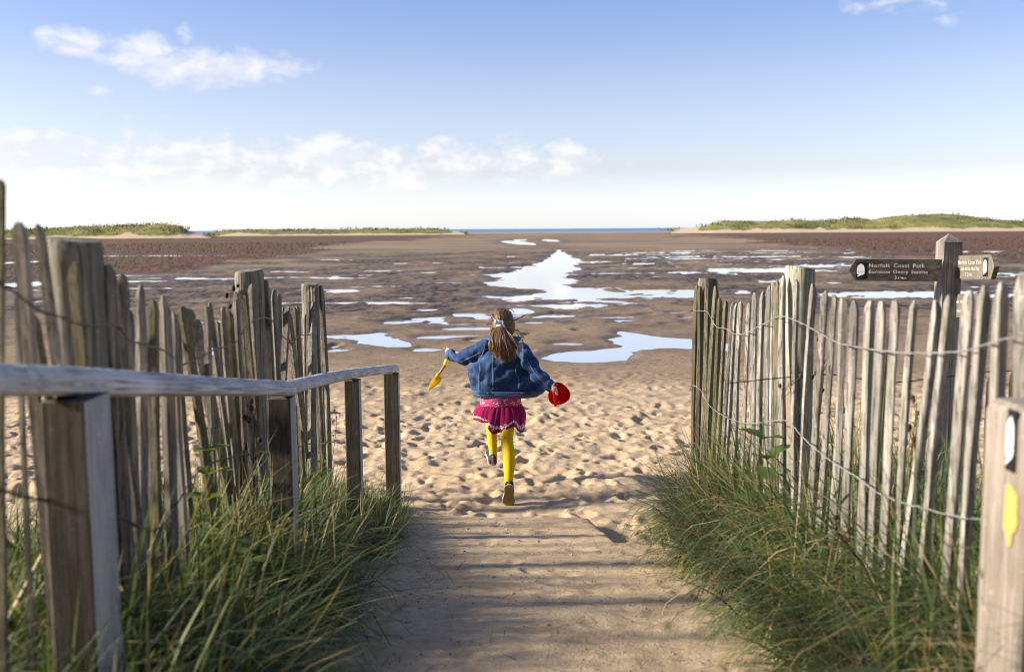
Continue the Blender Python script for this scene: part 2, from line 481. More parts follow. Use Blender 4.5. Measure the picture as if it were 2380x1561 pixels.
# ---- pools: F > 0 inside
Fp = np.full_like(X, -9.0)
warp = fbm(X / .8, Y / .8, 81, 4, .6) + .5 * fbm(X / .22, Y / .3, 85, 2)
def C5(x, y):   # picture place -> point on the flats
    p = at_z(300 + x * .16807, 220 + y * .16807, ZW); return p.x, p.y
def pool_poly(pts, scale, rough):
    P = np.array([C5(*p) for p in pts]); yc = P[:, 1].mean(); s = min(1, 3.2 / yc ** .75 * 1.2)
    m_ = (X > P[:, 0].min() - 3) & (X < P[:, 0].max() + 3) & (Y > P[:, 1].min() - 4) & (Y < P[:, 1].max() + 4)
    x, yy = X[m_], Y[m_] * s; P = P * [1, s]
    inside = np.zeros(x.shape, bool); dist = np.full(x.shape, 1e9)
    for i in range(len(P)):
        (x0, y0), (x1, y1) = P[i], P[(i + 1) % len(P)]
        c = ((y0 > yy) != (y1 > yy)) & (x < (x1 - x0) * (yy - y0) / (y1 - y0 + 1e-12) + x0)
        inside ^= c
        t = np.clip(((x - x0) * (x1 - x0) + (yy - y0) * (y1 - y0)) / ((x1 - x0) ** 2 + (y1 - y0) ** 2 + 1e-12), 0, 1)
        dist = np.minimum(dist, np.hypot(x - x0 - t * (x1 - x0), yy - y0 - t * (y1 - y0)))
    f = np.where(inside, dist, -dist) / scale + warp[m_] * rough
    Fp[m_] = np.maximum(Fp[m_], f)
def pool_px(cx, cy, wd, ht, rough=.55, slope=0):
    p = at_z(cx, cy, ZW); a = wd / 2 / FPX * p.y; b = max(p.y ** 2 / (1.7 * FPX) * ht / 2, .1)
    m_ = (np.abs(X - p.x) < 2.5 * a) & (np.abs(Y - p.y) < 2.5 * b)
    dx = (X[m_] - p.x) / a; dy = (Y[m_] - p.y) / b + slope * dx
    Fp[m_] = np.maximum(Fp[m_], (1 - np.sqrt(dx * dx + dy * dy)) * 1.6 + warp[m_] * rough)
def pool5(cx, cy, wd, ht, rough=.55, slope=0):
    pool_px(300 + cx * .16807, 220 + cy * .16807, wd * .16807, ht * .16807, rough, slope)
pool_poly([(1540, 172), (1570, 190), (1640, 225), (1685, 245), (1640, 278), (1690, 290), (1620, 310), (1580, 335), (1650, 350), (1620, 372), (1600, 388), (1700, 405), (1850, 430), (2000, 442), (2270, 452), (2000, 462), (1760, 470), (1880, 480), (1990, 495), (1900, 499), (1700, 490), (1640, 501), (1450, 493), (1600, 480), (1640, 470), (1560, 463), (1250, 466), (1100, 456), (1300, 450), (1440, 440), (1460, 425), (1380, 408), (1250, 400), (1130, 378), (1080, 365), (1180, 352), (1150, 330), (1250, 305), (1330, 280), (1420, 255), (1470, 225), (1510, 195)], .35, 1.1)
pool_poly([(150, 680), (300, 675), (480, 658), (560, 668), (520, 690), (620, 715), (705, 735), (620, 752), (480, 752), (360, 738), (340, 715), (250, 706), (140, 703), (-40, 700), (-40, 684)], .22, 1.0)
pool_poly([(1430, 825), (1560, 787), (1750, 772), (1900, 757), (1920, 748), (1865, 730), (1860, 710), (1900, 690), (1880, 670), (1905, 660), (2000, 670), (2150, 690), (2350, 710), (2520, 718), (2520, 774), (2350, 768), (2100, 762), (1980, 768), (1940, 780), (1950, 800), (1900, 830), (1780, 842), (1650, 848), (1500, 840)], .2, .6)
for e in [(755, 772, 200, 32), (1045, 645, 380, 22), (790, 697, 230, 24), (930, 690, 330, 20), (210, 750, 60, 20), (225, 776, 140, 22), (1050, 715, 100, 18), (1590, 738, 200, 22), (1360, 685, 70, 14), (1300, 545, 180, 38), (1390, 610, 130, 18), (1510, 572, 280, 24, .9), (1840, 580, 300, 15), (1920, 597, 140, 16), (2200, 622, 90, 13), (2075, 564, 100, 12), (2230, 552, 100, 15), (2295, 583, 60, 15), (1650, 660, 55, 10), (745, 535, 140, 15, .9), (575, 608, 210, 24, .9), (765, 583, 170, 14, .9), (1010, 557, 190, 20, .9), (1085, 587, 95, 14, .9), (1595, 526, 150, 12), (1780, 520, 70, 10), (1360, 786, 60, 12), (820, 610, 110, 12, .9), (1290, 132, 200, 20, .4, .9), (1490, 119, 95, 14, .4), (1310, 117, 90, 9, .4), (1255, 216, 50, 8, .9), (765, 310, 130, 8, 1.2), (250, 345, 250, 9, 1.2), (560, 393, 360, 9, 1.2), (250, 425, 200, 14, .9), (650, 462, 140, 8, 1.2), (350, 395, 200, 8, 1.2), (900, 370, 180, 9, 1.2), (900, 427, 220, 9, 1.2), (500, 300, 240, 6, 1.2)]:
    pool5(*e)
for e in [(20, 262, 60, 3.2), (24, 284, 60, 6), (38, 301, 16, 4), (75, 296, 40, 2.5), (214, 350, 30, 10), (120, 275, 90, 2), (135, 281, 60, 2)]:
    pool_px(*e)
# the tidal creek through the left marsh
pool_px(135, 255.6, 190, 1.6, .3, .55)
# shallow water lying in streaks on the right side of the flats and in the ripples on the left
sn = fbm(X / 5.0, Y / 1.3, 91, 4, .6) + .3 * fbm(X / .5, Y / .7, 95, 2)
px_r = X / Y
zone_r = sstep(px_r, .02, .16) * sstep(Y, 21, 27) * (1 - sstep(Y, 66, 84))
Fp = np.maximum(Fp, np.where(zone_r > .01, (sn + .3 * warp - .13 + .36 * (zone_r - 1)) * 8, -9))
zone_l = (1 - sstep(px_r, -.02, .10)) * sstep(Y, 16, 20) * (1 - sstep(Y, 40, 60))
Fp = np.maximum(Fp, np.where(zone_l > .01, (sn - .34 + .2 * (zone_l - 1)) * 9, -9))
zone_c = np.exp(-((px_r - .09) / .12) ** 2) * sstep(Y, 17, 24) * (1 - sstep(Y, 45, 60))
Fp = np.maximum(Fp, np.where(zone_c > .02, (sn + .5 * warp - .30 + .45 * (zone_c - 1)) * 7, -9))

# ---- salt marsh on both sides
def marsh_field():
    wob = 5 * fbm(X / 9, Y / 12, 101, 3)
    Lpts = [(0, 640), (120, 645), (240, 642), (380, 633), (500, 618), (620, 600), (740, 577), (900, 560), (1060, 548.5)]
    Rpts = [(1585, 546), (1690, 552), (1800, 566), (1900, 577), (2000, 588), (2200, 600), (2380, 612)]
    def edge(pts, sgn):
        P = [at_z(a / 2.32422, b / 2.32422, 0) for a, b in pts]
        P.sort(key=lambda p: p.y)
        ys = np.array([p.y for p in P]); xs = np.array([p.x for p in P])
        xe = np.interp(Y, ys, xs); f = (X - xe) * sgn
        f = np.where(Y < ys[0] + 4 * vnoise(X / 4, Y / 4, 8), np.minimum(f, (Y - ys[0])), f)
        return f + wob * np.clip(Y / 60, .3, 3)
    f = np.maximum(edge(Lpts, -1), edge(Rpts, 1))
    far = sstep(-Y, -300, -255)
    return np.where(far > 0, f, -9) , far
mf, mfar = marsh_field()
marsh = sstep(mf, -.8, .8) * mfar
creek = sstep(Fp, -1.5, 0)
Z += marsh * (1 - creek) * (.06 + .05 * fbm(X / 1.1, Y / 1.6, 111, 3)) * sstep(Y, 20, 30)
Fp = np.where(marsh > .5, np.where(np.abs(Y - 62) < 40, np.minimum(Fp, 1), -9), Fp)
sw = sstep(Fp, -1.1, -.1)
zin = np.clip(ZW - .03 * np.clip(Fp, -1.2, 1.0), ZW - .03, None)
Z = np.where(Fp > -1.2, Z * (1 - sw) + zin * sw, Z)
# far shore
Z = np.where(Y > 250, Z + .25 * sstep(Y, 260, 420) * (1 - sstep(Y, 440, 560)), Z)
Z -= 1.6 * sstep(Y, 470, 600)

damp = sstep(Y + 1.6 * fbm(X / 1.6, Y / 1.2, 121, 3), 8.2, 12.2)
wet = np.clip(sstep(Fp, -2.6, -.1) * .9, 0, 1)
dark = np.clip(mud_zone * (.72 + 1.1 * fbm(X / 2.2, Y / 3.0, 131, 4, .6)) + .35 * flat * (1 - sstep(Y, 24, 30)) * sstep(fbm(X / .8, Y / 1.0, 133, 3, .6), .0, .35), 0, 1)
rowsN, colsN = X.shape
idx = np.arange(rowsN * colsN).reshape(rowsN, colsN)
Fq = np.stack([idx[:-1, :-1], idx[:-1, 1:], idx[1:, 1:], idx[1:, :-1]], -1).reshape(-1, 4)
mask = np.stack([damp * (1 - .0 * marsh), dark, marsh, np.clip(wet, 0, 1)], -1)

g = material('beach', .9, .2)
at = g.n('ShaderNodeAttribute', attribute_name='mask')
dm, dk, ms = g.sep(at.outputs['Vector'])
wt_ = at.outputs['Alpha']
grain = g.noise(g.obj, 420, 2, .6)
soft = g.noise(g.obj, 3.2, 5, .6)
mid = g.noise(g.obj, 24, 4, .6)
dry = g.mix(g.ss(mid, .3, .7), (.50, .37, .225), (.62, .475, .30))
dry = g.mix(g.ss(soft, .45, .75, 0, .5), dry, (.36, .255, .15))
dry = g.mix(g.ss(grain, .6, .72, 0, .45), dry, (.24, .17, .10))
dampc = g.mix(g.ss(mid, .35, .65), (.235, .165, .10), (.33, .24, .15))
dampc = g.mix(g.ss(g.noise(g.obj, 9, 5, .65), .55, .66, 0, .7), dampc, (.11, .08, .055))
c = g.mix(dm, dry, dampc)
mudc = g.mix(g.ss(g.noise(g.vmul(g.obj, (3.4, 1.5, 1)), 1.0, 8, .78), .42, .58), (.030, .024, .021), (.165, .125, .094))
c = g.mix(dk, c, mudc)
farn = g.noise(g.vmul(g.obj, (.05, .11, 1)), 1.0, 5, .6)
yy = g.sep(g.obj)[1]
c = g.mix(g.m('MULTIPLY', g.ss(farn, .42, .62, 0, .75), g.ss(yy, 60, 90)), c, (.135, .095, .062))
c = g.mix(g.ss(yy, 300, 420), c, (.42, .30, .20))
mn = g.noise(g.vmul(g.obj, (.10, .035, 1)), 1.0, 5, .6)
mc = g.mix(g.ss(mn, .36, .62), (.150, .066, .046), (.115, .082, .042))
mc = g.mix(g.ss(g.noise(g.obj, 1.3, 5, .7), .42, .62, 0, .3), mc, (.06, .036, .024))
c = g.mix(ms, c, mc)
c = g.mix(g.m('MULTIPLY', wt_, .75), c, g.mix(.5, c, (.05, .038, .028)))
g.put(g.b.inputs[0], c)
g.put(g.b.inputs['Roughness'], g.lin(wt_, .2, 1, .92, .42))
bh = g.m('ADD', g.m('MULTIPLY', grain, .25), g.noise(g.obj, 70, 5, .7))
bump(g, bh, .75, .014)
M['beach'] = g.mat
ground = put_mesh('ground', np.stack([X, Y, Z], -1).reshape(-1, 3), Fq, M['beach'], smooth=True, attrs={'mask': mask.reshape(-1, 4)})
tag(ground, 'trampled golden sand running out into dark wet tidal flats', 'beach', kind='structure')

def water(name, deep, bumpsc, strength, rough):
    g = material(name, rough, .5)
    g.b.inputs['IOR'].default_value = 1.33
    g.put(g.b.inputs[0], deep)
    bump(g, g.noise(g.vmul(g.obj, bumpsc), 1.0, 3), strength, .02)
    return g
g = water('standing_water', (.98, .96, .93), (2.5, 6, 1), .03, .03)
g.b.inputs['Metallic'].default_value = .72   # films of water over mud seen almost edge-on: close to a mirror
g.b.inputs['IOR'].default_value = 2.9
M['water'] = g.mat
tw = put_mesh('tidal_water', [(-40, 10.8, ZW), (60, 10.8, ZW), (400, 240, ZW), (-400, 240, ZW)], [(0, 1, 2, 3)], M['water'])
tag(tw, 'shallow pools and creek left by the tide on the flats', 'water', kind='structure')
g = water('sea_water', (.10, .20, .36), (.08, .3, 1), .6, .35)
g.b.inputs['Specular IOR Level'].default_value = .25
M['sea'] = g.mat
sea = put_mesh('sea', [(-30000, 500, -.62), (30000, 500, -.62), (60000, 60000, -.62), (-60000, 60000, -.62)], [(0, 1, 2, 3)], M['sea'])
tag(sea, 'thin blue line of open sea on the horizon', 'sea', kind='structure')

# ------------------------------------------------------------------ blades (grass of every kind)
def blade_mesh(name, root, length, azm, lean, curl, width, colr, mat, segs=4, parent=None, tipc=None):
    N = len(root); root = np.asarray(root)
    pts = np.zeros((N, segs + 1, 3)); pts[:, 0] = root
    dirx, diry = np.cos(azm), np.sin(azm)
    for s in range(segs):
        a = lean + curl * ((s + .5) / segs)
        st = length / segs
        pts[:, s + 1, 0] = pts[:, s, 0] + st * np.sin(a) * dirx
        pts[:, s + 1, 1] = pts[:, s, 1] + st * np.sin(a) * diry
        pts[:, s + 1, 2] = pts[:, s, 2] + st * np.cos(a)
    tw_ = azm + np.pi / 2 + rng.normal(0, .5, N)
    side = np.stack([np.cos(tw_), np.sin(tw_), np.zeros(N)], -1)
    V = np.zeros((N, 2 * segs + 1, 3)); Cc = np.zeros((N, 2 * segs + 1, 4)); Cc[..., 3] = 1
    tipc = colr if tipc is None else tipc
    for s in range(segs + 1):
        f = s / segs; hw = (width * (1 - f) ** .6 * (.7 + .6 * min(f * 3, 1) * .5))[:, None] * .5
        cc = colr * (1 - f) + tipc * f
        if s < segs:
            V[:, 2 * s] = pts[:, s] - side * hw; V[:, 2 * s + 1] = pts[:, s] + side * hw
            Cc[:, 2 * s, :3] = cc; Cc[:, 2 * s + 1, :3] = cc
        else:
            V[:, 2 * s] = pts[:, s]; Cc[:, 2 * s, :3] = cc
    base = (np.arange(N) * (2 * segs + 1))[:, None]
    fs = []
    for s in range(segs - 1):
        fs.append(base + [2 * s, 2 * s + 1, 2 * s + 3]); fs.append(base + [2 * s, 2 * s + 3, 2 * s + 2])
    s = segs - 1
    fs.append(base + [2 * s, 2 * s + 1, 2 * s + 2])
    Fc = np.stack(fs, 1).reshape(-1, 3)
    return put_mesh(name, V.reshape(-1, 3), Fc, mat, parent, smooth=True, attrs={'tint': Cc.reshape(-1, 4)})
def pick(N, cols, probs, var=.2):
    c = np.array(cols)[rng.choice(len(cols), N, p=np.array(probs) / sum(probs))]
    return c * rng.uniform(1 - var, 1 + var, (N, 1)) * rng.uniform(.93, 1.07, (N, 3))

# salt marsh plants standing on the flats (only where they can be told from the ground)
sel = np.argwhere((marsh > .6) & (creek < .3) & (Y < 130) & (np.abs(X / np.maximum(Y, 1)) < .72))
sel = sel[rng.choice(len(sel), min(len(sel), 60000), replace=False)]
rt = np.stack([X[sel[:, 0], sel[:, 1]], Y[sel[:, 0], sel[:, 1]], Z[sel[:, 0], sel[:, 1]] - .02], -1)
rt[:, 0] += rng.uniform(-.4, .4, len(rt))
N = len(rt); sc_ = np.clip(rt[:, 1] / 60, .6, 2.2)
zone = fbm(rt[:, 0] / 10, rt[:, 1] / 28, 141, 3)[:, None]
cA = pick(N, [(.15, .066, .046), (.12, .052, .038), (.17, .085, .06)], [5, 3, 2]); cB = pick(N, [(.12, .085, .043), (.10, .075, .04), (.14, .095, .05)], [4, 3, 2])
cc_ = np.where(zone > .05, cB, cA)
sm = blade_mesh('saltmarsh_plants', rt, rng.uniform(.05, .12, N) * sc_, rng.uniform(0, 6.28, N), rng.uniform(.0, .5, N), rng.uniform(.1, .6, N), rng.uniform(.03, .07, N) * sc_, cc_, M['dry'], 2)
tag(sm, 'low red-brown glasswort and sea-blite covering the salt marsh', 'marsh plants', kind='stuff')

# ------------------------------------------------------------------ far dunes
g = material('dune', .9, .1)
a_ = g.n('ShaderNodeAttribute', attribute_name='sandy').outputs['Fac']
n = g.noise(g.obj, .22, 6, .65); n2_ = g.noise(g.obj, .06, 3, .5); n4_ = g.noise(g.obj, .9, 4, .65)
gc = g.mix(g.ss(n, .38, .62), (.16, .165, .058), (.30, .265, .095))
gc = g.mix(g.ss(n2_, .5, .7, 0, .6), gc, (.11, .125, .045))
gc = g.mix(g.ss(n4_, .5, .68, 0, .45), gc, (.075, .085, .03))
c = g.mix(g.ss(g.m('ADD', a_, g.m('MULTIPLY', g.m('SUBTRACT', n, .5), .9)), .42, .58), gc, (.56, .43, .28))
g.put(g.b.inputs[0], c)
M['dune'] = g.mat
def dune(sil, dist, depth, label, bare=(), bush=0, seed=0, dscale=1.0):
    """sil: crest outline (2380-wide picture places) -> a ridge 'depth' metres deep at 'dist' metres"""
    n, k = 150, 22
    xs = np.linspace(sil[0][0], sil[-1][0], n); tops = np.interp(xs, [p[0] for p in sil], [p[1] for p in sil])
    V = []; A = []
    for i, (x, t) in enumerate(zip(xs, tops)):
        pt = at_y(x / 2.32422, t / 2.32422, dist)
        for j in range(k):
            s = j / (k - 1); d = dist - depth * .55 + depth * 1.1 * s
            prof = math.sin(min(1, s * 1.0) * math.pi) ** .8
            X_ = pt.x * d / dist
            hh = max(pt.z, .15) * prof * (1 + .3 * (fbm(np.array(X_ / 14), np.array(d / 9), 7 + seed, 3)) * (1 if j != k // 2 else .3)) if 0 < j < k - 1 else -.6
            V.append((X_, d, hh - .05 + (.25 if 0 < j < k - 1 else 0) * 0))
            b = max([0] + [max(0, 1 - abs(x - bx) / bw) * bs for bx, bw, bs in bare])
            A.append(min(1, b + (1 - s * 7 if s < .13 else 0) * .9))
    idx_ = np.arange(n * k).reshape(n, k)
    Fc = np.stack([idx_[:-1, :-1], idx_[1:, :-1], idx_[1:, 1:], idx_[:-1, 1:]], -1).reshape(-1, 4)
    A = np.array(A)
    o = put_mesh('dune', V, Fc, M['dune'], smooth=True, attrs={'sandy': np.stack([A, A, A, A], -1)})
    tag(o, label, 'dune', kind='structure')
    Vn = np.array(V); ok = np.argwhere(A < .4)[:, 0]
    ch = ok[rng.integers(0, len(ok), 5200)]
    rt = Vn[ch] + np.stack([rng.uniform(-1.2, 1.2, len(ch)), rng.uniform(-.8, .8, len(ch)), np.full(len(ch), -.25)], -1)
    N = len(rt)
    bl = blade_mesh('marram_grass', rt, rng.uniform(.35, .8, N) * dscale, rng.uniform(0, 6.28, N), rng.uniform(.05, .5, N), rng.uniform(.2, .9, N), rng.uniform(.15, .35, N) * dscale,
                    pick(N, [(.20, .19, .07), (.28, .25, .095), (.13, .14, .055), (.34, .29, .12)], [4, 4, 2, 2]), M['grass'], 3)
    tag(bl, label.replace('dune', 'marram').split(' with')[0] + ' covering of grass', 'marram grass', kind='stuff')
    if bush:
        cs = ok[rng.integers(0, len(ok), bush)]
        R_ = []; 
        for c_ in cs:
            p = Vn[c_]; m_ = rng.normal(0, 1, (26, 3)) * [1.6, 1.0, .22] * dscale + p + [0, 0, .1]
            R_.append(m_)
        R_ = np.concatenate(R_); N = len(R_)
        b2 = blade_mesh('dune_scrub', R_, rng.uniform(.25, .6, N) * dscale, rng.uniform(0, 6.28, N), rng.uniform(-.6, .6, N), rng.uniform(-.5, .5, N), rng.uniform(.25, .6, N) * dscale,
                        pick(N, [(.075, .088, .034), (.095, .10, .04), (.13, .125, .05)], [4, 3, 2]), M['grass'], 2)
        tag(b2, 'dark scrub growing on the ' + label.split(' with')[0].split(' dune')[0] + ' dune', 'scrub', kind='stuff')
    return o
dune([(-120, 540), (0, 541), (25, 534), (60, 531), (110, 530), (190, 524), (230, 526), (290, 521), (330, 523), (380, 520), (420, 525), (440, 536), (470, 541), (490, 546)], 245, 30,
     'left ridged dune with a bare sandy end slope', bare=[(455, 42, 1.0), (300, 20, .35), (130, 15, .25)], bush=46, seed=1)
dune([(430, 545), (500, 541), (530, 534), (560, 533.5), (700, 533), (850, 531), (900, 532), (960, 531.5), (1010, 533), (1035, 535), (1080, 538)], 330, 34,
     'long low dune with pale grass reaching to the sea', bare=[(440, 60, .9), (560, 40, .4), (1060, 35, .7)], bush=26, seed=2)
dune([(1560, 533), (1640, 527), (1660, 518), (1720, 514), (1790, 513), (1850, 510), (1900, 515), (1960, 511), (2030, 510), (2060, 506), (2130, 500), (2190, 499), (2240, 504), (2300, 508), (2380, 512), (2520, 509)], 330, 46,
     'right high dune with rough green turf and thickets', bare=[(1600, 55, .9), (1760, 14, .45), (1905, 12, .5)], bush=95, seed=3)
# ------------------------------------------------------------------ timber
def picket_geo(a, b, w, seed, fat=1.22):
    """split chestnut paling from base a to tip b, about w wide: uneven faces, slight bends, hewn point"""
    r_ = random.Random(seed); mb = MB()
    a, b = Vector(a), Vector(b); L = (b - a).length; t = (b - a).normalized()
    toc = Vector((CAM.x - (a.x + b.x) / 2, CAM.y - (a.y + b.y) / 2, 0)).normalized()
    sx_ = t.cross(toc).normalized(); sy_ = sx_.cross(t)
    n = r_.choice([5, 5, 6]); rad = [r_.uniform(.78, 1.2) for _ in range(n)]; ph = r_.uniform(0, 6.28)
    deep = r_.uniform(.62, .95); hw = w / 2 * fat
    cleft = r_.random() < .68; eo = r_.uniform(-.25, .65)
    wedge = [(-1, r_.uniform(-.1, .35)), (-.72, -.6), (.6, -.65), (1, r_.uniform(-.35, .2)), (eo + .12, .78), (eo - .15, .82)]
    rings = []; tipw = r_.uniform(.28, .5)
    tip = w * r_.uniform(.9, 1.7); ox = r_.uniform(-.6, .6)
    fr = [0, .16, .33, .5, .66, .82]
    fr = [f * (L - tip) / L for f in fr] + [(L - tip) / L, (L - tip * .45) / L, 1.0]
    bx, by = r_.uniform(-.35, .35), r_.uniform(-.2, .2); p1, p2 = r_.uniform(0, 6), r_.uniform(0, 6)
    for k, f in enumerate(fr):
        s = 1.0 if k <= 6 else (.80 if k == 7 else tipw)
        s *= 1 + .10 * math.sin(f * 9 + p1) + r_.uniform(-.05, .05)
        cx = hw * (bx * math.sin(f * 5.5 + p2) * 1.1 + (ox * (1 - s) if k > 6 else 0)); cy = hw * by * math.sin(f * 4 + p1)
        c = a + t * (f * L) + sx_ * cx + sy_ * cy
        tw_ = ph + .25 * math.sin(f * 3 + p2)
        ring = []
        if cleft:       # riven wedge: an edge towards the path, a broad face either side of it
            for (wx, wy) in wedge:
                ring.append(c + sx_ * (hw * s * (wx + .05 * math.sin(f * 11 + wx * 9) + r_.uniform(-.05, .05))) + sy_ * (hw * s * (wy + r_.uniform(-.06, .06))))
        else:
            for j in range(n):
                q_ = tw_ + 2 * math.pi * j / n; rr = rad[j] * hw * s * (1 + r_.uniform(-.05, .05))
                ring.append(c + sx_ * (rr * math.cos(q_)) + sy_ * (rr * deep * math.sin(q_)))
        rings.append(ring)
    mb.loft(rings)
    return mb
def round_post(parent, base, top, rad, mat, stain=None, seed=0):
    r_ = random.Random(seed); rings = []; n = 22
    base, top = Vector(base), Vector(top); L = (top - base).length; t = (top - base).normalized()
    ph = r_.uniform(0, 6); zs = [0, .2, .4, .55, .65, .72, .78, .84, .88, .92, .96, .985, 1.0]
    for k, f in enumerate(zs):
        rr = rad * (1 + .02 * math.sin(f * 7 + ph)) * (.93 if k == len(zs) - 1 else 1)
        c = base + t * (L * f)
        ring = []
        for j in range(n):
            q_ = 2 * math.pi * j / n; e = 1 + .018 * math.sin(3 * q_ + ph) + (-.05 if j in (3 + seed % 3, 12, 17) else 0)
            ring.append(c + Vector((rr * e * math.cos(q_), rr * e * math.sin(q_), .006 * math.sin(q_ + ph) if k > 10 else 0)))
        rings.append(ring)
    mb = MB(); mb.loft(rings, True, False)
    k = len(mb.v); n0 = k - n; mb.v.append(tuple(top + Vector((0, 0, .002)))); mb.f += [(n0 + j, n0 + (j + 1) % n, k) for j in range(n)]
    o = mb.build('post', mat, parent, True, origin=tuple(base))
    me = o.data; a = me.attributes.new('stain', 'FLOAT', 'POINT')
    val = [0.0] * len(me.vertices)
    if stain:
        for i, v in enumerate(me.vertices):
            d = stain[0] - (v.co.z + base.z); q_ = math.atan2(v.co.y, v.co.x)
            da = abs((q_ - stain[1] + math.pi) % (2 * math.pi) - math.pi)
            if 0 <= d < stain[2] + .12 and da < .45: val[i] = max(0, 1 - da / .42) * max(0.0, min(1, 1.25 - d / (stain[2] + .05)))
    a.data.foreach_set('value', val)
    me.set_sharp_from_angle(angle=R(50))
    return o
def wire_geo(pts, rad, seed=0, amp=.004):
    P = spline(pts, len(pts) * 9); mb = MB(); r_ = random.Random(seed)
    for ph in (0, math.pi):
        Q = [Vector(p) + Vector((amp * .6 * math.sin(i * 1.3 + ph), amp * math.cos(i * 1.3 + ph) * .5, amp * math.sin(i * 1.3 + ph + .8) + r_.uniform(-.002, .002))) for i, p in enumerate(P)]
        mb.tube(Q, rad, 5)
    return mb

# ---- left paling fence
ZC = lambda z, ox, oy, k: (ox + z[0] * k, oy + z[1] * k)
pa, pb = Vector((-.815, 2.0, 0)), Vector((-1.145, 5.97, 0))
nl = Vector((-(pb - pa).y, (pb - pa).x, 0)).normalized()
def on_left(px, py, off=0.0): return at_plane(px, py, pa + nl * off, nl)
Lf = thing('paling_fence', (-1.0, 3.8, G(-1.0, 3.8)), 'grey chestnut paling fence with rusty wire behind the handrail', 'fence', 'paling fences either side of the path')
z1 = lambda x, y: (x * .1682, 162.5 + y * .1682)
z2 = lambda x, y: (150 + x * .1201, 237.5 + y * .1201)
posts_l = [(74, 239.2, .055, 2.0, M['post'], (1.33, -1.25, .16)), (248.5, 270, .0555, 3.9, M['post'], (1.23, -1.1, .22)), (310, 283.2, .0525, 5.97, M['post'], None)]
for i, (px, py, rd, Yp, mt, st) in enumerate(posts_l):
    tp = at_y(px, py, Yp); bs = Vector((tp.x, tp.y, G(tp.x, tp.y) - .15))
    round_post(Lf, bs, tp, rd, mt, st, i)
pl = []   # (top px, lower px, width px, plane offset)
for t, b, w_, off in [((3, 100), (10, 1400), 46, 0), ((110, 352), (192, 1220), 68, 0), ((100, 785), (135, 1560), 30, .05), ((240, 362), (352, 1220), 50, 0), ((430, 590), (492, 1230), 74, -.01), ((645, 605), (685, 1230), 76, 0),
                      ((720, 658), (757, 1240), 54, 0), ((830, 725), (835, 1250), 54, 0), ((905, 810), (915, 1250), 54, 0), ((968, 790), (988, 1250), 64, -.015), ((1025, 880), (1045, 1260), 44, 0), ((1052, 895), (1075, 1260), 34, .04), ((1088, 852), (1148, 1270), 52, 0), ((1118, 862), (1205, 1270), 48, .02)]:
    pl.append((z1(*t), z1(*b), w_ * .1682, off))
for t, b, w_ in [((772, 880), (800, 1260), 40), ((868, 870), (880, 1260), 36), ((600, 720), (625, 1240), 46), ((1165, 930), (1235, 1280), 40), ((520, 760), (560, 1240), 48), ((1010, 960), (1020, 1270), 34), ((200, 900), (262, 1240), 40)]:
    pl.append((z1(*t), z1(*b), w_ * .1682, .045))
for t, b, w_, off in [((458, 570), (492, 1170), 48, 0), ((502, 535), (577, 1170), 42, 0), ((605, 570), (650, 1170), 46, 0), ((660, 600), (700, 1170), 50, 0), ((712, 515), (745, 1180), 54, -.01), ((716, 445), (752, 1180), 46, .02), ((748, 430), (790, 1180), 34, .03),
                      ((787, 425), (850, 1180), 46, 0), ((835, 385), (882, 1180), 48, -.01), ((960, 350), (1000, 1180), 54, 0), ((1030, 425), (1060, 1180), 46, 0), ((1068, 465), (1088, 1180), 42, .02), ((1110, 575), (1118, 1180), 26, .04), ((1135, 570), (1120, 1170), 48, -.01), ((1162, 630), (1222, 1170), 44, 0), ((1205, 580), (1232, 1150), 36, .01), ((1226, 570), (1256, 1150), 34, .03),
                      ((1318, 425), (1325, 1150), 30, -.01), ((1340, 408), (1350, 1150), 28, .01), ((1358, 425), (1385, 1150), 30, .02), ((1378, 415), (1408, 1150), 34, 0), ((1357, 535), (1350, 1200), 56, -.03), ((1428, 395), (1466, 1200), 44, 0), ((1430, 890), (1436, 1150), 24, .02), ((767, 1085), (790, 1300), 30, -.02)]:
    pl.append((z2(*t), z2(*b), w_ * .1201, off))
for t, b, w_ in [((555, 690), (590, 1180), 38), ((620, 720), (672, 1180), 36), ((905, 560), (935, 1180), 40), ((990, 640), (1022, 1180), 36), ((1180, 760), (1200, 1180), 36), ((1290, 640), (1300, 1180), 34)]:
    pl.append((z2(*t), z2(*b), w_ * .1201, .045))
for i, (t, b, w_, off) in enumerate(pl):
    T, B = on_left(*t, off), on_left(*b, off)
    d = (T - B).normalized(); gz = G(B.x, B.y) - .06
    A = B + d * ((gz - B.z) / d.z)
    sh = (off == 0) and 0
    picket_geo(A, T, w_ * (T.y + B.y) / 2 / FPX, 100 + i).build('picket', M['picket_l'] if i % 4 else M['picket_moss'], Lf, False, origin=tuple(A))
# the fence runs on out of the picture towards the camera
for i in range(9):
    yy_ = 1.18 - i * .105; xx_ = -.815 - (yy_ - 2.0) * .083 + random.uniform(-.01, .01)
    picket_geo((xx_, yy_, G(xx_, yy_) - .05), (xx_ + random.uniform(-.03, .03), yy_ + random.uniform(-.02, .02), G(xx_, yy_) + random.uniform(1.08, 1.2)), random.uniform(.03, .042), 900 + i).build('picket', M['picket_l'], Lf, False, origin=(xx_, yy_, G(xx_, yy_) - .05))
wl = [z1(*p) for p in [(-60, 690), (0, 715), (100, 780), (240, 880), (330, 905), (520, 970), (690, 965), (770, 1055), (870, 1080), (1000, 1130)]] + [z2(*p) for p in [(250, 1050), (310, 1040), (430, 990), (560, 920), (690, 885), (750, 820), (800, 735), (900, 672), (1010, 680), (1090, 800), (1180, 870), (1245, 815), (1360, 790), (1400, 640), (1450, 605)]]
wire_geo([on_left(px, py, -.028) for px, py in wl], .0016, 1, .0012).build('wire', M['rustwire'], Lf, True)
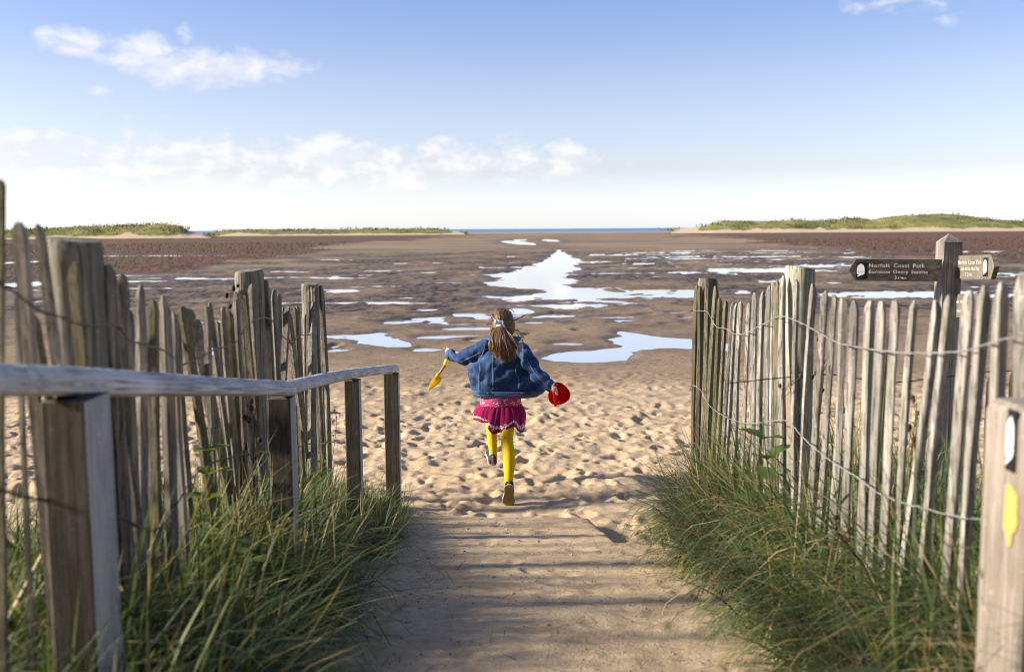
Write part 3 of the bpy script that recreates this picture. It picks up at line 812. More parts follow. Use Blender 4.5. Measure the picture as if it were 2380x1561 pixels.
wl = [(-8, 488), (30, 497), (70, 505), (118, 516), (160, 527), (200, 470), (240, 455), (290, 448), (322, 440)]
wire_geo([on_left(px, py, -.028) for px, py in wl], .0016, 2, .0012).build('wire', M['rustwire'], Lf, True)

# ---- right paling fence
qa, qb = Vector((.975, 3.6, 0)), Vector((1.04, 5.6, 0))
nr = Vector(((qb - qa).y, -(qb - qa).x, 0)).normalized()
def on_right(px, py, off=0.0): return at_plane(px, py, qa + nr * off, nr)
Rf = thing('paling_fence', (1.0, 3.6, G(1.0, 3.6)), 'sun-bleached chestnut paling fence with bright wire in front of the signpost', 'fence', 'paling fences either side of the path')
z5 = lambda x, y: (662.5 + x * .18416, 237.5 + y * .18416)
z6 = lambda x, y: (825 + x * .1521, 212.5 + y * .1521)
for i, (px, py, rd, Yp, mt, st) in enumerate([(708, 278.5, .055, 5.6, M['post'], None), (800.4, 266.5, .0545, 3.6, M['post_pale'], (1.165, -2.45, .30))]):
    tp = at_y(px, py, Yp); bs = Vector((tp.x, tp.y, G(tp.x, tp.y) - .15))
    round_post(Rf, bs, tp, rd, mt, st, 5 + i)
pr = []
for t, b, w_, off, mo in [((182, 255), (165, 1310), 25, -.01, 1), ((206, 262), (186, 1330), 25, 0, 1), ((245, 262), (215, 1240), 24, 0, 1), ((288, 262), (232, 1390), 29, -.01, 1), ((318, 322), (262, 1400), 31, 0, 1), ((345, 340), (290, 1380), 24, 0, 1), ((380, 350), (315, 1370), 25, 0, 0), ((400, 355), (340, 1350), 25, 0, 0), ((428, 345), (375, 1340), 31, -.01, 0), ((470, 352), (425, 1340), 24, 0, 0),
                          ((497, 297), (490, 1340), 33, 0, 0), ((545, 290), (515, 1340), 31, 0, 0), ((578, 258), (562, 1300), 31, 0, 0), ((605, 240), (590, 1290), 28, .01, 0), ((627, 225), (616, 1280), 30, -.01, 1), ((655, 205), (648, 1260), 38, 0, 0), ((725, 225), (716, 1200), 28, -.01, 0), ((824, 248), (760, 1250), 44, -.01, 0), ((880, 285), (820, 1250), 38, 0, 0), ((930, 308), (872, 1250), 38, 0, 0), ((985, 325), (942, 1280), 52, 0, 0), ((1045, 340), (1000, 1330), 48, 0, 0)]:
    pr.append((z5(*t), z5(*b), w_ * .18416, off, mo))
for t, b, w_ in [((290, 575), (260, 1560), 72), ((372, 580), (330, 1560), 60), ((472, 575), (415, 1560), 58), ((588, 575), (520, 1560), 52), ((738, 575), (620, 1560), 66), ((825, 540), (720, 1560), 62), ((948, 510), (865, 1560), 70), ((1055, 475), (975, 1560), 74), ((1182, 455), (1140, 1200), 92), ((1298, 390), (1285, 1200), 92), ((1425, 360), (1410, 1200), 95)]:
    pr.append((z6(*t), z6(*b), w_ * .1521, 0, 0))
for i, (t, b, w_, off, mo) in enumerate(pr):
    T, B = on_right(*t, off), on_right(*b, off)
    d = (T - B).normalized(); gz = G(B.x, B.y) - .06
    A = B + d * ((gz - B.z) / d.z)
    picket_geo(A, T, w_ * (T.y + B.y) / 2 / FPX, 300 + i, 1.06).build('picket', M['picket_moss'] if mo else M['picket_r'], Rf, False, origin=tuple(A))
wu = [z5(*p) for p in [(168, 393), (205, 398), (245, 405), (290, 480), (340, 490), (400, 522), (460, 515), (520, 480), (575, 455), (632, 425), (690, 435), (760, 465), (850, 515), (960, 572)]] + [z6(*p) for p in [(90, 857), (240, 887), (430, 912), (600, 920), (760, 918), (930, 905), (1050, 870), (1220, 820), (1320, 792)]]
wire_geo([on_right(px, py, -.024) for px, py in wu], .0013, 3, .0005).build('wire', M['wire'], Rf, True)
z7 = lambda x, y: (650 + x * .17412, 400 + y * .17412)
wd = [z5(*p) for p in [(163, 798), (205, 825), (260, 915), (360, 980), (430, 1000), (500, 1005), (625, 990), (690, 1000), (760, 1080), (860, 1170), (950, 1232), (1060, 1300)]] + [z7(*p) for p in [(1190, 440), (1330, 540), (1540, 610), (1750, 665), (1945, 690)]]
wire_geo([on_right(px, py, -.024) for px, py in wd], .0013, 4, .0005).build('wire', M['wire'], Rf, True)
w3 = [z5(*p) for p in [(160, 1218), (205, 1232), (225, 1290), (262, 1350), (300, 1390)]]
wire_geo([on_right(px, py, -.024) for px, py in w3], .0013, 5, .0005).build('wire', M['rustwire'], Rf, True)
# sand-caked timber stub at the foot of the last palings
sb_ = MB(); bx = at_y(696, 500, 5.45)
sb_.tube([(bx.x, 5.47, -.1), (bx.x, 5.47, .05), (bx.x + .005, 5.465, .13), (bx.x + .01, 5.46, .155)], [.05, .05, .047, .03], 12)
gq = material('sand_caked_timber', .95, .1); gq.put(gq.b.inputs[0], gq.mix(gq.noise(gq.obj, 18, 5), (.50, .38, .25), (.34, .27, .17)))
sb_.build('foot', gq.mat, Rf, True)

# ---- handrail
def rbox(mb, x0, x1, y0, y1, z0, z1, bev=.006):
    ring = lambda i, z: [(x0 + i, y0 + bev + 0, z), (x0 + bev, y0 + i, z), (x1 - bev, y0 + i, z), (x1 - i, y0 + bev, z), (x1 - i, y1 - bev, z), (x1 - bev, y1 - i, z), (x0 + bev, y1 - i, z), (x0 + i, y1 - bev, z)]
    n_ = 5
    mb.loft([ring(0, z0 + (z1 - z0) * k / n_) for k in range(n_ + 1)])
Hr = thing('handrail', (-.73, 3.4, G(-.73, 3.4)), 'silvered half-round log handrail on sawn posts beside the sandy path', 'handrail')
rp = [at_y(-40, 381, 1.30), at_y(0, 383.5, 1.42), at_y(60, 383.5, 1.62), at_y(150, 386.5, 2.0), at_y(230, 388.5, 2.6), at_y(288, 389.5, 3.25)]
rp2 = [at_y(288.5, 388.2, 3.27), at_y(320, 380.5, 3.8), at_y(352, 374, 4.65), at_y(394.5, 368.6, 5.82)]
def log(P, r0, name, seed):
    Q = spline(P, 26); r_ = random.Random(seed); mb = MB(); n = 14; rings = []
    for i, p in enumerate(Q):
        p = Vector(p); t = (Vector(Q[min(i + 1, 25)]) - Vector(Q[max(i - 1, 0)])).normalized()
        a = t.cross(Vector((0, 0, 1))).normalized(); b = a.cross(t); rr = r0 * (1 + .02 * math.sin(i * .5 + seed) + r_.uniform(-.008, .008))
        if i in (0, 25): rr *= .9
        rings.append([p + a * (rr * 1.12 * math.cos(2 * math.pi * j / n)) + b * max(rr * math.sin(2 * math.pi * j / n), -.62 * rr) for j in range(n)])
    mb.loft(rings)
    o = mb.build(name, M['rail'], Hr, True, origin=tuple(P[0])); Ln = sum((Vector(Q[i + 1]) - Vector(Q[i])).length for i in range(25))
    l_ = o.data.uv_layers.new(name='UVMap'); l_.data.foreach_set('uv', np.array([(abs((lp.vertex_index % n) / n - .5) * .32, (lp.vertex_index // n) / 25 * Ln) for lp in o.data.loops], dtype=np.float32).ravel())
    o.data.set_sharp_from_angle(angle=R(40)); return o
log(rp, .0305, 'rail', 1); log(rp2, .028, 'rail', 2)
for (x0, x1, y0, y1, pt) in [(-.762, -.690, 1.58, 1.69, at_y(68, 383, 1.63)), (-.796, -.722, 3.19, 3.27, at_y(284, 389.5, 3.23)), (-.786, -.718, 4.60, 4.68, at_y(352, 374, 4.65)), (-.748, -.664, 5.72, 5.80, at_y(391, 369, 5.76))]:
    mb = MB(); gz = G((x0 + x1) / 2, y0); rbox(mb, x0, x1, y0, y1, gz - .1, pt.z - .024, .004)
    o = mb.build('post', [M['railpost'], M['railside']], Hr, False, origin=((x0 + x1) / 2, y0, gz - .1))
    for pg in o.data.polygons: pg.material_index = 1 if pg.normal.x > .9 else 0  # path-facing faces take the paler wood with skylight in its colour

# ---- signpost
def text_geo(body, size, depth=.0008):
    cu = bpy.data.curves.new('t', 'FONT'); cu.body = body; cu.size = size; cu.align_x = 'LEFT'; cu.extrude = depth; cu.space_character = 1.12; cu.space_word = 1.5; cu.offset = size * -.004; cu.resolution_u = 3
    o = bpy.data.objects.new('t', cu); col.objects.link(o)
    me = bpy.data.meshes.new_from_object(o.evaluated_get(bpy.context.evaluated_depsgraph_get()))
    V = [tuple(v.co) for v in me.vertices]; Fc = [tuple(p.vertices) for p in me.polygons]
    bpy.data.objects.remove(o); bpy.data.curves.remove(cu); bpy.data.meshes.remove(me)
    return V, Fc
def acorn(parent, c, ux, uz, nrm, h, plaque=True):
    """black plaque with a white acorn, c = centre"""
    if plaque:
        mb = MB(); mb.box(c, h * .36, .0015, h * .66, (ux, nrm, uz)); pq = mb.build('acorn_plaque', M['black'], parent)
    else: pq = parent
    P = [(-.30, -.10), (-.29, .15), (-.24, .33), (-.15, .43), (-.05, .49), (0, .54), (.05, .49), (.15, .43), (.24, .33), (.29, .15), (.30, -.10)]
    Q = [(-.31, -.13), (.31, -.13), (.29, -.26), (.20, -.36), (.05, -.42), (-.05, -.45), (-.20, -.54), (-.27, -.50), (-.13, -.39), (-.24, -.33), (-.30, -.24)]
    mb = MB()
    for poly in (P, Q):
        n = len(poly); V = [c + nrm * .0018 + ux * (p[0] * h) + uz * (p[1] * h) for p in poly] + [c + nrm * .0032 + ux * (p[0] * h) + uz * (p[1] * h) for p in poly]
        mb.add(V, [tuple(range(n, 2 * n))] + [(i, (i + 1) % n, n + (i + 1) % n, n + i) for i in range(n)])
    mb.build('acorn', M['white'], pq)
SY = 5.0
top = at_y(949.5, 233.5, SY)
sp_base = (top.x, top.y, G(top.x, top.y) - .02)
Sp = thing('signpost', sp_base, 'grey oak fingerpost with three routed direction boards behind the right fence', 'signpost')
rot = R(2)
ux, uy = Vector((math.cos(rot), math.sin(rot), 0)), Vector((-math.sin(rot), math.cos(rot), 0))
mb = MB(); h = .0455
ring = lambda s, z: [Vector((top.x, top.y, z)) + ux * (s * i) + uy * (s * j) for i, j in ((-1, -1), (1, -1), (1, 1), (-1, 1))]
mb.loft([ring(h, sp_base[2] - .3), ring(h, .5), ring(h, 1.0), ring(h, top.z - .045), ring(h * 1.02, top.z - .04), ring(.004, top.z)])
mb.build('post', M['signpost'], Sp)
def arm(c0, c1, n_out, hh, th, mat, lines, point, align, letters_h, ac=None):
    """board from c0 (post end) to c1 (free end); lines = [(text,size,along,up)]"""
    d = (c1 - c0).normalized(); L = (c1 - c0).length; up = Vector((0, 0, 1)); up = (up - d * up.dot(d)).normalized()
    prof = [(0, -hh), (L - (hh * .62 if point else 0), -hh)] + ([(L, 0)] if point else []) + [(L - (hh * .62 if point else 0), hh), (0, hh)]
    n = len(prof); mb = MB()
    V = [c0 + d * p[0] + up * p[1] + n_out * (th * s) for s in (-.5, .5) for p in prof]
    mb.add(V, [tuple(range(n)), tuple(range(2 * n - 1, n - 1, -1))] + [(i, n + i, n + (i + 1) % n, (i + 1) % n) for i in range(n)])
    o = mb.build('sign_board', mat, Sp, origin=tuple(c0))
    tx = d if align > 0 else -d
    for body, size, along, u in lines:
        V, Fc = text_geo(body, size)
        if not V: continue
        lt = MB(); base = c0 + d * along + up * u + n_out * (th * .5 + .0012)
        lt.add([base + tx * v[0] + up * v[1] + n_out * v[2] for v in V], Fc)
        lt.build('lettering', M['letter'], o)
    if ac: acorn(o, c0 + d * ac[0] + n_out * (th * .5 + .001), tx, up, n_out, ac[1])
    return o
# left board, facing the camera
cL0 = at_y(941, 270, SY - .06); cL1 = at_y(848.5, 269.5, SY + .02)
d_ = (cL1 - cL0).normalized(); nL = Vector((-d_.y, d_.x, 0)).normalized(); nL = nL if nL.y < 0 else -nL
LL = (cL1 - cL0).length; hL = .054
arm(cL0, cL1, nL, hL, .03, M['sign'], [('Norfolk Coast Path', .0285, LL * .785, .0135), ('Burnham Overy Staithe', .0255, LL * .785, -.0165), ('3', .025, LL * .505, -.0445), ('1/4m', .019, LL * .470, -.0445)], True, -1, .03, (LL * .872, .062))
# right board, turned away
cR0 = at_y(954.5, 267.0, SY + .03); cR1 = at_y(997, 266.4, SY - .44)
d_ = (cR1 - cR0).normalized(); nR = Vector((d_.y, -d_.x, 0)).normalized(); nR = nR if nR.x < 0 else -nR
LR = (cR1 - cR0).length
arm(cR0, cR1, nR, .057, .024, M['signpale'], [('Norfolk Coast Path', .0285, LR * .16, .0145), ('Wells-next-the-Sea', .0275, LR * .16, -.0155), ('2 3/4m', .0255, LR * .34, -.0445)], True, 1, .03, (LR * .815, .066))
cS0 = at_y(953.5, 305.0, SY + .03); cS1 = at_y(984, 305.5, SY - .32)
d_ = (cS1 - cS0).normalized(); nS = Vector((d_.y, -d_.x, 0)).normalized(); nS = nS if nS.x < 0 else -nS; LS = (cS1 - cS0).length
arm(cS0, cS1, nS, .058, .03, M['signpale'], [("Lady Anne's Drive", .0255, LS * .16, .012), ('Holkham 3/4m', .0255, LS * .24, -.034)], False, 1, .03)

# ---- waymark post in the right foreground
X0 = .765; ya, yb = 1.455, 1.592
wz = at_y(992, 396, 1.59).z
Wp = thing('waymark_post', (X0 + .065, 1.52, G(X0, 1.5)), 'square brown waymark post with white acorn disc and painted yellow arrow', 'waymark post')
mb = MB(); g0 = G(X0, 1.5) - .1
prof = lambda s, z, e=0: [(X0 + .065 + (.065 * s) * i, (ya + yb) / 2 + ((yb - ya) / 2 * s) * j, z - e * (abs(i) + abs(j) > 1.9)) for i, j in ((-1, -.88), (-.88, -1), (.88, -1), (1, -.88), (1, .88), (.88, 1), (-.88, 1), (-1, .88))]
mb.loft([prof(1, g0), prof(1, g0 + .4), prof(1, wz - .2), prof(1, wz - .02), prof(.94, wz - .006), prof(.8, wz)])
mb.build('post', M['waypost'], Wp, origin=(X0 + .065, 1.52, g0))
nx = Vector((-1, 0, 0)); tx = Vector((0, -1, 0)); tz = Vector((0, 0, 1))
pc = at_plane(1013, 440, Vector((X0, 0, 0)), nx) + nx * .002
acorn(Wp, pc, tx * .52, tz, nx, .072)
pc = at_plane(1011.5, 516, Vector((X0, 0, 0)), nx) + nx * .0012
mb = MB(); P = [(-.026, .055), (-.004, .061), (.026, .046), (.030, -.006), (.024, -.022), (.012, -.028), (.006, -.058), (-.010, -.050), (-.016, -.034), (-.028, -.030)]
n = len(P); mb.add([pc + nx * (.0012 * k) + tx * (p[0] * .72) + tz * (p[1] * .82) for k in (0, 1) for p in P], [tuple(range(n, 2 * n))] + [(i, (i + 1) % n, n + (i + 1) % n, n + i) for i in range(n)])
mb.build('arrow_mark', M['yellowpaint'], Wp)

# ---- old stakes and plain wire beyond the right fence
St = thing('wire_fence', (1.95, 3.9, G(1.95, 3.9)), 'sagging plain wire on dark leaning stakes behind the paling fence', 'fence')
for (t, b, yy_) in [((975, 1000), (925, 1560), 3.5), ((1115, 1060), (1078, 1560), 3.3), ((1260, 1020), (1235, 1500), 3.1)]:
    T, B = at_y(*z6(*t), yy_), at_y(*z6(*b), yy_); d = (T - B).normalized(); gz = G(B.x, B.y) - .08
    A = B + d * ((gz - B.z) / d.z)
    picket_geo(A, T, .036, int(t[0])).build('stake', M['stake'], St, False, origin=tuple(A))
wire_geo([at_y(*z6(*p), 3.5) for p in [(-650, 1120), (-200, 1075), (60, 1062), (310, 1103), (500, 1112), (660, 1092), (930, 1060), (1110, 1040), (1250, 1040)]], .0014, 8, .001).build('wire', M['rustwire'], St, True)
dw = MB(); P = [at_y(*z6(*p), 3.3) for p in [(378, 1340), (388, 1200), (402, 1060), (412, 930), (420, 800), (436, 705)]]
P = [Vector((P[0].x - .01, P[0].y, G(P[0].x, P[0].y) - .05))] + P
dw.tube(spline(P, 14), [.012, .016, .015, .019, .017, .020, .018, .021, .017, .014, .010, .012, .008, .003], 7)
o = dw.build('driftwood_stick', M['stake'], None, False); tag(o, 'dark crooked stick standing behind the bleached palings', 'stick')
# ------------------------------------------------------------------ grass on the banks
def bank_grass(name, label, clumps, per, towards, seed, tall=1.0):
    r_ = np.random.default_rng(seed)
    rt, ln, az_, le, cu, wd, cl, tp = [], [], [], [], [], [], [], []
    for (x, y_, s) in clumps:
        n = int(per * (.6 + .8 * r_.random()))
        a = r_.uniform(0, 6.28, n); rr = r_.uniform(0, .10, n) * (.6 + s * .5)
        px, py = x + rr * np.cos(a), y_ + rr * np.sin(a)
        rt.append(np.stack([px, py, path_fac(px, py) - .015], -1))
        L = r_.uniform(.14, .50, n) * s * tall; ln.append(L)
        bias = towards + r_.normal(0, .9, n) + r_.normal(0, .8)
        mixd = r_.random(n) < .4
        az_.append(np.where(mixd, bias, a))
        le.append(np.abs(r_.normal(.25, .4, n))); cu.append(np.where(r_.random(n) < .15, r_.uniform(-.3, .5, n), r_.uniform(.8, 3.1, n)))
        wd.append(np.where(r_.random(n) < .3, r_.uniform(.008, .013, n), r_.uniform(.004, .008, n)) * (.8 + .25 * s))
        t = r_.random()
        pal = [(.045, .095, .026), (.068, .130, .036), (.095, .165, .105), (.16, .21, .055), (.50, .39, .20), (.27, .19, .085)]
        pr_ = [3.4, 3.6, 2.6, 2.2, 1.6 + 2.0 * (t > .7), 1.2]
        c = np.array(pal)[r_.choice(6, n, p=np.array(pr_) / sum(pr_))] * r_.uniform(.75, 1.25, (n, 1))
        cl.append(c); tp.append(c * .8 + np.array([.06, .05, .015]))
    cat_ = np.concatenate
    o = blade_mesh(name, cat_(rt), cat_(ln), cat_(az_), cat_(le), cat_(cu), cat_(wd), cat_(cl), M['grass'], 5, tipc=cat_(tp))
    tag(o, label, 'grass', kind='stuff'); return o
r_ = np.random.default_rng(5)
def scatter(n, fn):
    out = []
    while len(out) < n:
        c = fn()
        if c: out.append(c)
    return out
def left_c():
    y_ = r_.uniform(1.0, 5.75); x = r_.uniform(-1.5, -.60)
    e = -.60 - .06 * math.sin(y_ * 2.1) - .05 * math.sin(y_ * 5.3) - max(0, y_ - 4.7) * .16
    if x > e: return None
    s = r_.uniform(.7, 1.2) * (1.0 if x > -1.05 else .85) * (1 - .45 * float(sstep(np.array(y_), 3.2, 4.8)))
    return (x, y_, s)
def right_c():
    y_ = r_.uniform(1.0, 5.5); x = r_.uniform(.72, 1.6)
    e = .86 - .10 * sstep(np.array(y_), 4.2, 2.6) + .05 * math.sin(y_ * 2.7) + .03 * math.sin(y_ * 6.1)
    if x < e: return None
    s = r_.uniform(.7, 1.15) * (.8 if y_ > 4.9 else 1) * (1.25 if .92 < x < 1.25 else 1.0)
    return (x, y_, s)
bank_grass('bank_grass', 'long drooping green grass round the handrail posts', scatter(640, left_c), 56, 0.0 - .2, 21)
bank_grass('bank_grass', 'thick sunlit grass growing along the bleached paling fence', scatter(680, right_c), 56, math.pi + .2, 22)
def out_c():
    y_ = r_.uniform(1.6, 4.8); x = r_.choice([-1, 1]) * r_.uniform(1.6, 2.6)
    return (x, y_, r_.uniform(.7, 1.3))
bank_grass('bank_grass', 'loose tufts of marram on the sand outside the two fences', scatter(90, out_c), 40, 0, 23, 1.2)
# thin fringe creeping onto the path, and bits of straw on the sand
fr_ = []
for _ in range(70):
    y_ = r_.uniform(2.0, 5.0); sd = r_.choice([-1, 1]); fr_.append((sd * r_.uniform(.6, .74) + (.08 if sd > 0 else 0), y_, .42))
bank_grass('path_fringe', 'short thin grass creeping onto the edges of the path', fr_, 14, 0, 24)
N = 900
xs_ = np.where(r_.random(N) < .5, r_.normal(-.55, .18, N), r_.normal(.66, .2, N)); xs_[:260] = r_.uniform(-.8, .9, 260)
ys_ = r_.uniform(1.8, 5.3, N)
st = blade_mesh('straw_litter', np.stack([xs_, ys_, path_fac(xs_, ys_) + .004], -1), r_.uniform(.03, .13, N), r_.uniform(0, 6.28, N), np.full(N, 1.5), r_.uniform(-.12, .1, N), r_.uniform(.002, .0045, N), pick(N, [(.50, .38, .2), (.25, .17, .09), (.14, .09, .05)], [3, 3, 2]), M['dry'], 4)
N = 3600; gx, gy = r_.uniform(-.8, .95, N), r_.uniform(1.6, 5.3, N); sz = r_.uniform(.0015, .0045, N) * (1 + (r_.random(N) < .03) * .9)
oc = np.array([(1, 0, 0), (-1, 0, 0), (0, 1, 0), (0, -1, 0), (0, 0, .7), (0, 0, -.7)])[None] * sz[:, None, None] * r_.uniform(.6, 1.3, (N, 6, 1)) + np.stack([gx, gy, path_fac(gx, gy) + .002], -1)[:, None]
of = (np.arange(N) * 6)[:, None, None] + np.array([(0, 2, 4), (2, 1, 4), (1, 3, 4), (3, 0, 4), (2, 0, 5), (1, 2, 5), (3, 1, 5), (0, 3, 5)])[None]
gt = np.repeat(pick(N, [(.36, .27, .17), (.24, .175, .11), (.48, .38, .26)], [4, 2, 3]), 6, 0)
grit = put_mesh('sand_crumbs', oc.reshape(-1, 3), of.reshape(-1, 3), M['dry'], attrs={'tint': np.concatenate([gt, np.ones((len(gt), 1))], 1)})
tag(grit, 'crumbs of sand and soil scattered over the path', 'grit', kind='stuff')
tag(st, 'bits of dry straw and root lying on the path', 'straw', kind='stuff')

# ------------------------------------------------------------------ broad-leaved weeds and dead stalks
def leaf_geo(base, d, up, L, Wd, curl=.5, seed=0):
    """toothed leaf folded along its midrib"""
    r2 = random.Random(seed); mb = MB(); d = Vector(d).normalized(); side = d.cross(up).normalized(); nrm = side.cross(d)
    n = 7; mid = []; le_, ri = [], []
    for i in range(n + 1):
        f = i / n; bend = curl * f * f * L * .6
        c = Vector(base) + d * (f * L) - nrm * bend
        wv_ = Wd * math.sin(math.pi * min(1, f ** .75 * .98 + .02)) ** .9 * (1 + .14 * (i % 2)) + .0005
        wig = r2.uniform(-.06, .06) * Wd
        mid.append(c); le_.append(c + side * wv_ + nrm * (.22 * wv_ + wig)); ri.append(c - side * wv_ + nrm * (.22 * wv_ - wig))
    V = mid + le_ + ri; k = n + 1; Fc = []
    for i in range(n):
        Fc.append((i, i + 1, k + i + 1, k + i)); Fc.append((i + 1, i, 2 * k + i, 2 * k + i + 1))
    return V, Fc
def add_leaf(parent, base, d, L, Wd, c, curl=.5, seed=0, up=Vector((0, 0, 1))):
    V, Fc = leaf_geo(base, d, up, L, Wd, curl, seed)
    tint_ = np.tile(np.array([*c, 1.0]), (len(V), 1))
    return put_mesh('leaf', V, Fc, M['leaf'], parent, True, origin=tuple(base), attrs={'tint': tint_})
def weed(name, label, cat, x, y_, hgt, nl_, L, Wd, c, seed, lean=(0, 0), group=None):
    r2 = random.Random(seed); z0 = G(x, y_) - .01
    o = thing(name, (x, y_, z0), label, cat, group)
    hgt *= 1.3
    P = [Vector((x + lean[0] * f + .012 * math.sin(f * 5 + seed), y_ + lean[1] * f, z0 + hgt * f)) for f in [i / 8 for i in range(9)]]
    mb = MB(); mb.tube(P, [.0045 - .0003 * i for i in range(9)], 6)
    s = mb.build('stem', M['dry'], o, True)
    n_ = len(s.data.vertices); a = s.data.attributes.new('tint', 'FLOAT_COLOR', 'POINT'); a.data.foreach_set('color', np.tile([c[0] * 1.1, c[1] * .9, c[2], 1], n_).astype(np.float32))
    for i in range(nl_):
        f = .25 + .72 * i / max(1, nl_ - 1); p = P[0].lerp(P[-1], 0) if False else P[min(8, int(f * 8))]
        q_ = i * 2.4 + r2.uniform(-.4, .4) + seed
        sc_ = (1.15 - .55 * f) * r2.uniform(.8, 1.15)
        k = r2.uniform(.75, 1.25)
        add_leaf(o, p, (math.cos(q_), math.sin(q_), r2.uniform(.0, .7)), L * sc_ * 1.35, Wd * sc_ * 1.45, (c[0] * k, c[1] * k, c[2] * k), r2.uniform(.25, .8), seed * 50 + i)
    return o
GR, YG, DG = (.085, .135, .035), (.16, .21, .04), (.05, .09, .03)
weed('nettle', 'bright leafy nettle between the handrail and the left palings', 'weed', -.86, 2.75, .42, 14, .085, .026, YG, 1, (.02, 0))
weed('nettle', 'dark leafy nettle low in the grass under the handrail', 'weed', -.74, 2.62, .26, 10, .075, .024, GR, 2, (.04, -.02))
weed('nettle', 'tall nettle lit from behind outside the left palings', 'weed', -1.28, 2.3, .48, 16, .095, .03, YG, 3)
weed('nettle', 'pale nettle leaning on the nearest left palings', 'weed', -1.12, 1.95, .40, 14, .09, .03, YG, 4, (.0, .03))
weed('bindweed', 'low bindweed leaves tangled at the foot of the second left post', 'weed', -.93, 3.55, .34, 12, .06, .025, GR, 5, (.05, 0))
weed('dock', 'tall dock with wavy leaves against the pale round post', 'weed', .915, 3.42, .44, 11, .12, .032, GR, 6, (-.03, 0))
weed('dock', 'short broad dock under the middle of the bleached fence', 'weed', .93, 3.05, .22, 7, .11, .034, (.11, .16, .05), 7)
weed('bramble', 'lobed pale green bramble leaves deep in the sunlit grass', 'weed', .86, 2.72, .24, 7, .075, .036, (.10, .17, .07), 8, (-.04, 0))
weed('nettle', 'small nettle by the last thin post of the handrail', 'weed', -.92, 4.75, .30, 9, .06, .02, GR, 9)
def stalk(label, P, rad, heads, seed, c=(.10, .055, .03), hs=.008):
    r2 = random.Random(seed); z0 = P[0]
    o = thing('dead_stalk', tuple(P[0]), label, 'dead stalk')
    Q = [Vector(p) for p in spline(P, 14)]
    def paint(ob, cc):
        a = ob.data.attributes.new('tint', 'FLOAT_COLOR', 'POINT'); a.data.foreach_set('color', np.tile([*cc, 1], len(ob.data.vertices)).astype(np.float32))
    mb = MB(); mb.tube(Q, [rad * (1.2 - .06 * i) for i in range(14)], 6); s = mb.build('stem', M['dry'], o, True); paint(s, c)
    for i in range(heads):
        k = 13 - int(i * 1.3) % 11; p = Q[k] + Vector((r2.uniform(-.03, .03), r2.uniform(-.02, .02), r2.uniform(-.005, .03)))
        mb = MB(); mb.tube([Q[max(0, k - 1)], (Q[max(0, k - 1)] + p) / 2 + Vector((0, 0, -.006)), p], rad * .5, 5); tw2 = mb.build('twig', M['dry'], o, True); paint(tw2, c)
        mb = MB(); mb.ball(p, (hs * r2.uniform(.6, 1.1), hs * .8, hs * r2.uniform(.8, 1.4)), 7, 5); sh = mb.build('seed_head', M['dry'], o, True); paint(sh, (c[0] * .8, c[1] * .8, c[2] * .8))
    return o
def gp(px, py, Y_):
    p = at_y(px, py, Y_); return (p.x, p.y, p.z)
def rooted(px, py, Y_):
    p = at_y(px, py, Y_); return (p.x, p.y, G(p.x, p.y) - .01)
stalk('dry dock stalk with seed heads close behind the pale round post', [rooted(815, 470, 3.75), gp(817, 440, 3.75), gp(822, 395, 3.75), gp(824, 365, 3.75), gp(825, 345, 3.75)], .0026, 9, 1)
stalk('bent thorny sprig in front of the pale round post', [rooted(786, 460, 3.35), gp(784, 420, 3.35), gp(788, 385, 3.33), gp(806, 376, 3.3)], .0018, 6, 2)
stalk('thin brown stalk with round heads before the bleached palings', [rooted(835, 480, 3.1), gp(838, 450, 3.1), gp(836, 425, 3.1), gp(834, 414, 3.1)], .0018, 6, 3)
stalk('tall brown stalk with dark heads in front of the signpost', [rooted(906, 520, 2.7), gp(910, 470, 2.7), gp(914, 430, 2.7), gp(917, 402, 2.7)], .002, 7, 4)
stalk('thick dark dead stem slanting out of the right-hand grass', [rooted(890, 620, 2.45), gp(868, 575, 2.42), gp(850, 548, 2.4), gp(834, 527, 2.38)], .0045, 3, 5, (.045, .025, .018), .006)
stalk('wiry stalk with dark seed heads beside the second left post', [rooted(222, 470, 3.5), gp(221, 420, 3.5), gp(222, 350, 3.5), gp(228, 312, 3.5), gp(232, 289, 3.5)], .0014, 7, 6, (.05, .03, .02), .009)
stalk('curled dead plant among grass behind the bend of the rail', [rooted(252, 520, 3.3), gp(254, 480, 3.3), gp(253, 440, 3.3), gp(256, 405, 3.3)], .0022, 8, 7, (.07, .045, .03), .011)
stalk('thin curved stem with tiny twigs next to the last rail post', [rooted(330, 500, 5.0), gp(331, 470, 5.0), gp(336, 430, 5.0), gp(337, 410, 5.0)], .0017, 5, 8, (.09, .05, .03), .005)
for i, (a, b, c_, l) in enumerate([((170, 640, 2.3), (205, 585, 2.35), (240, 500, 2.45), 'long straw stem arching over the nettles below the rail'), ((120, 600, 2.1), (172, 560, 2.2), (212, 470, 2.3), 'pale dry stem leaning away from the near rail post'), ((250, 650, 2.3), (262, 580, 2.4), (280, 515, 2.5), 'tawny grass stem rising before the bend post')]):
    stalk(l, [rooted(a[0], a[1], a[2]), gp(*a), gp(*b), gp(*c_)], .0022, 2, 20 + i, (.38, .28, .14), .004)

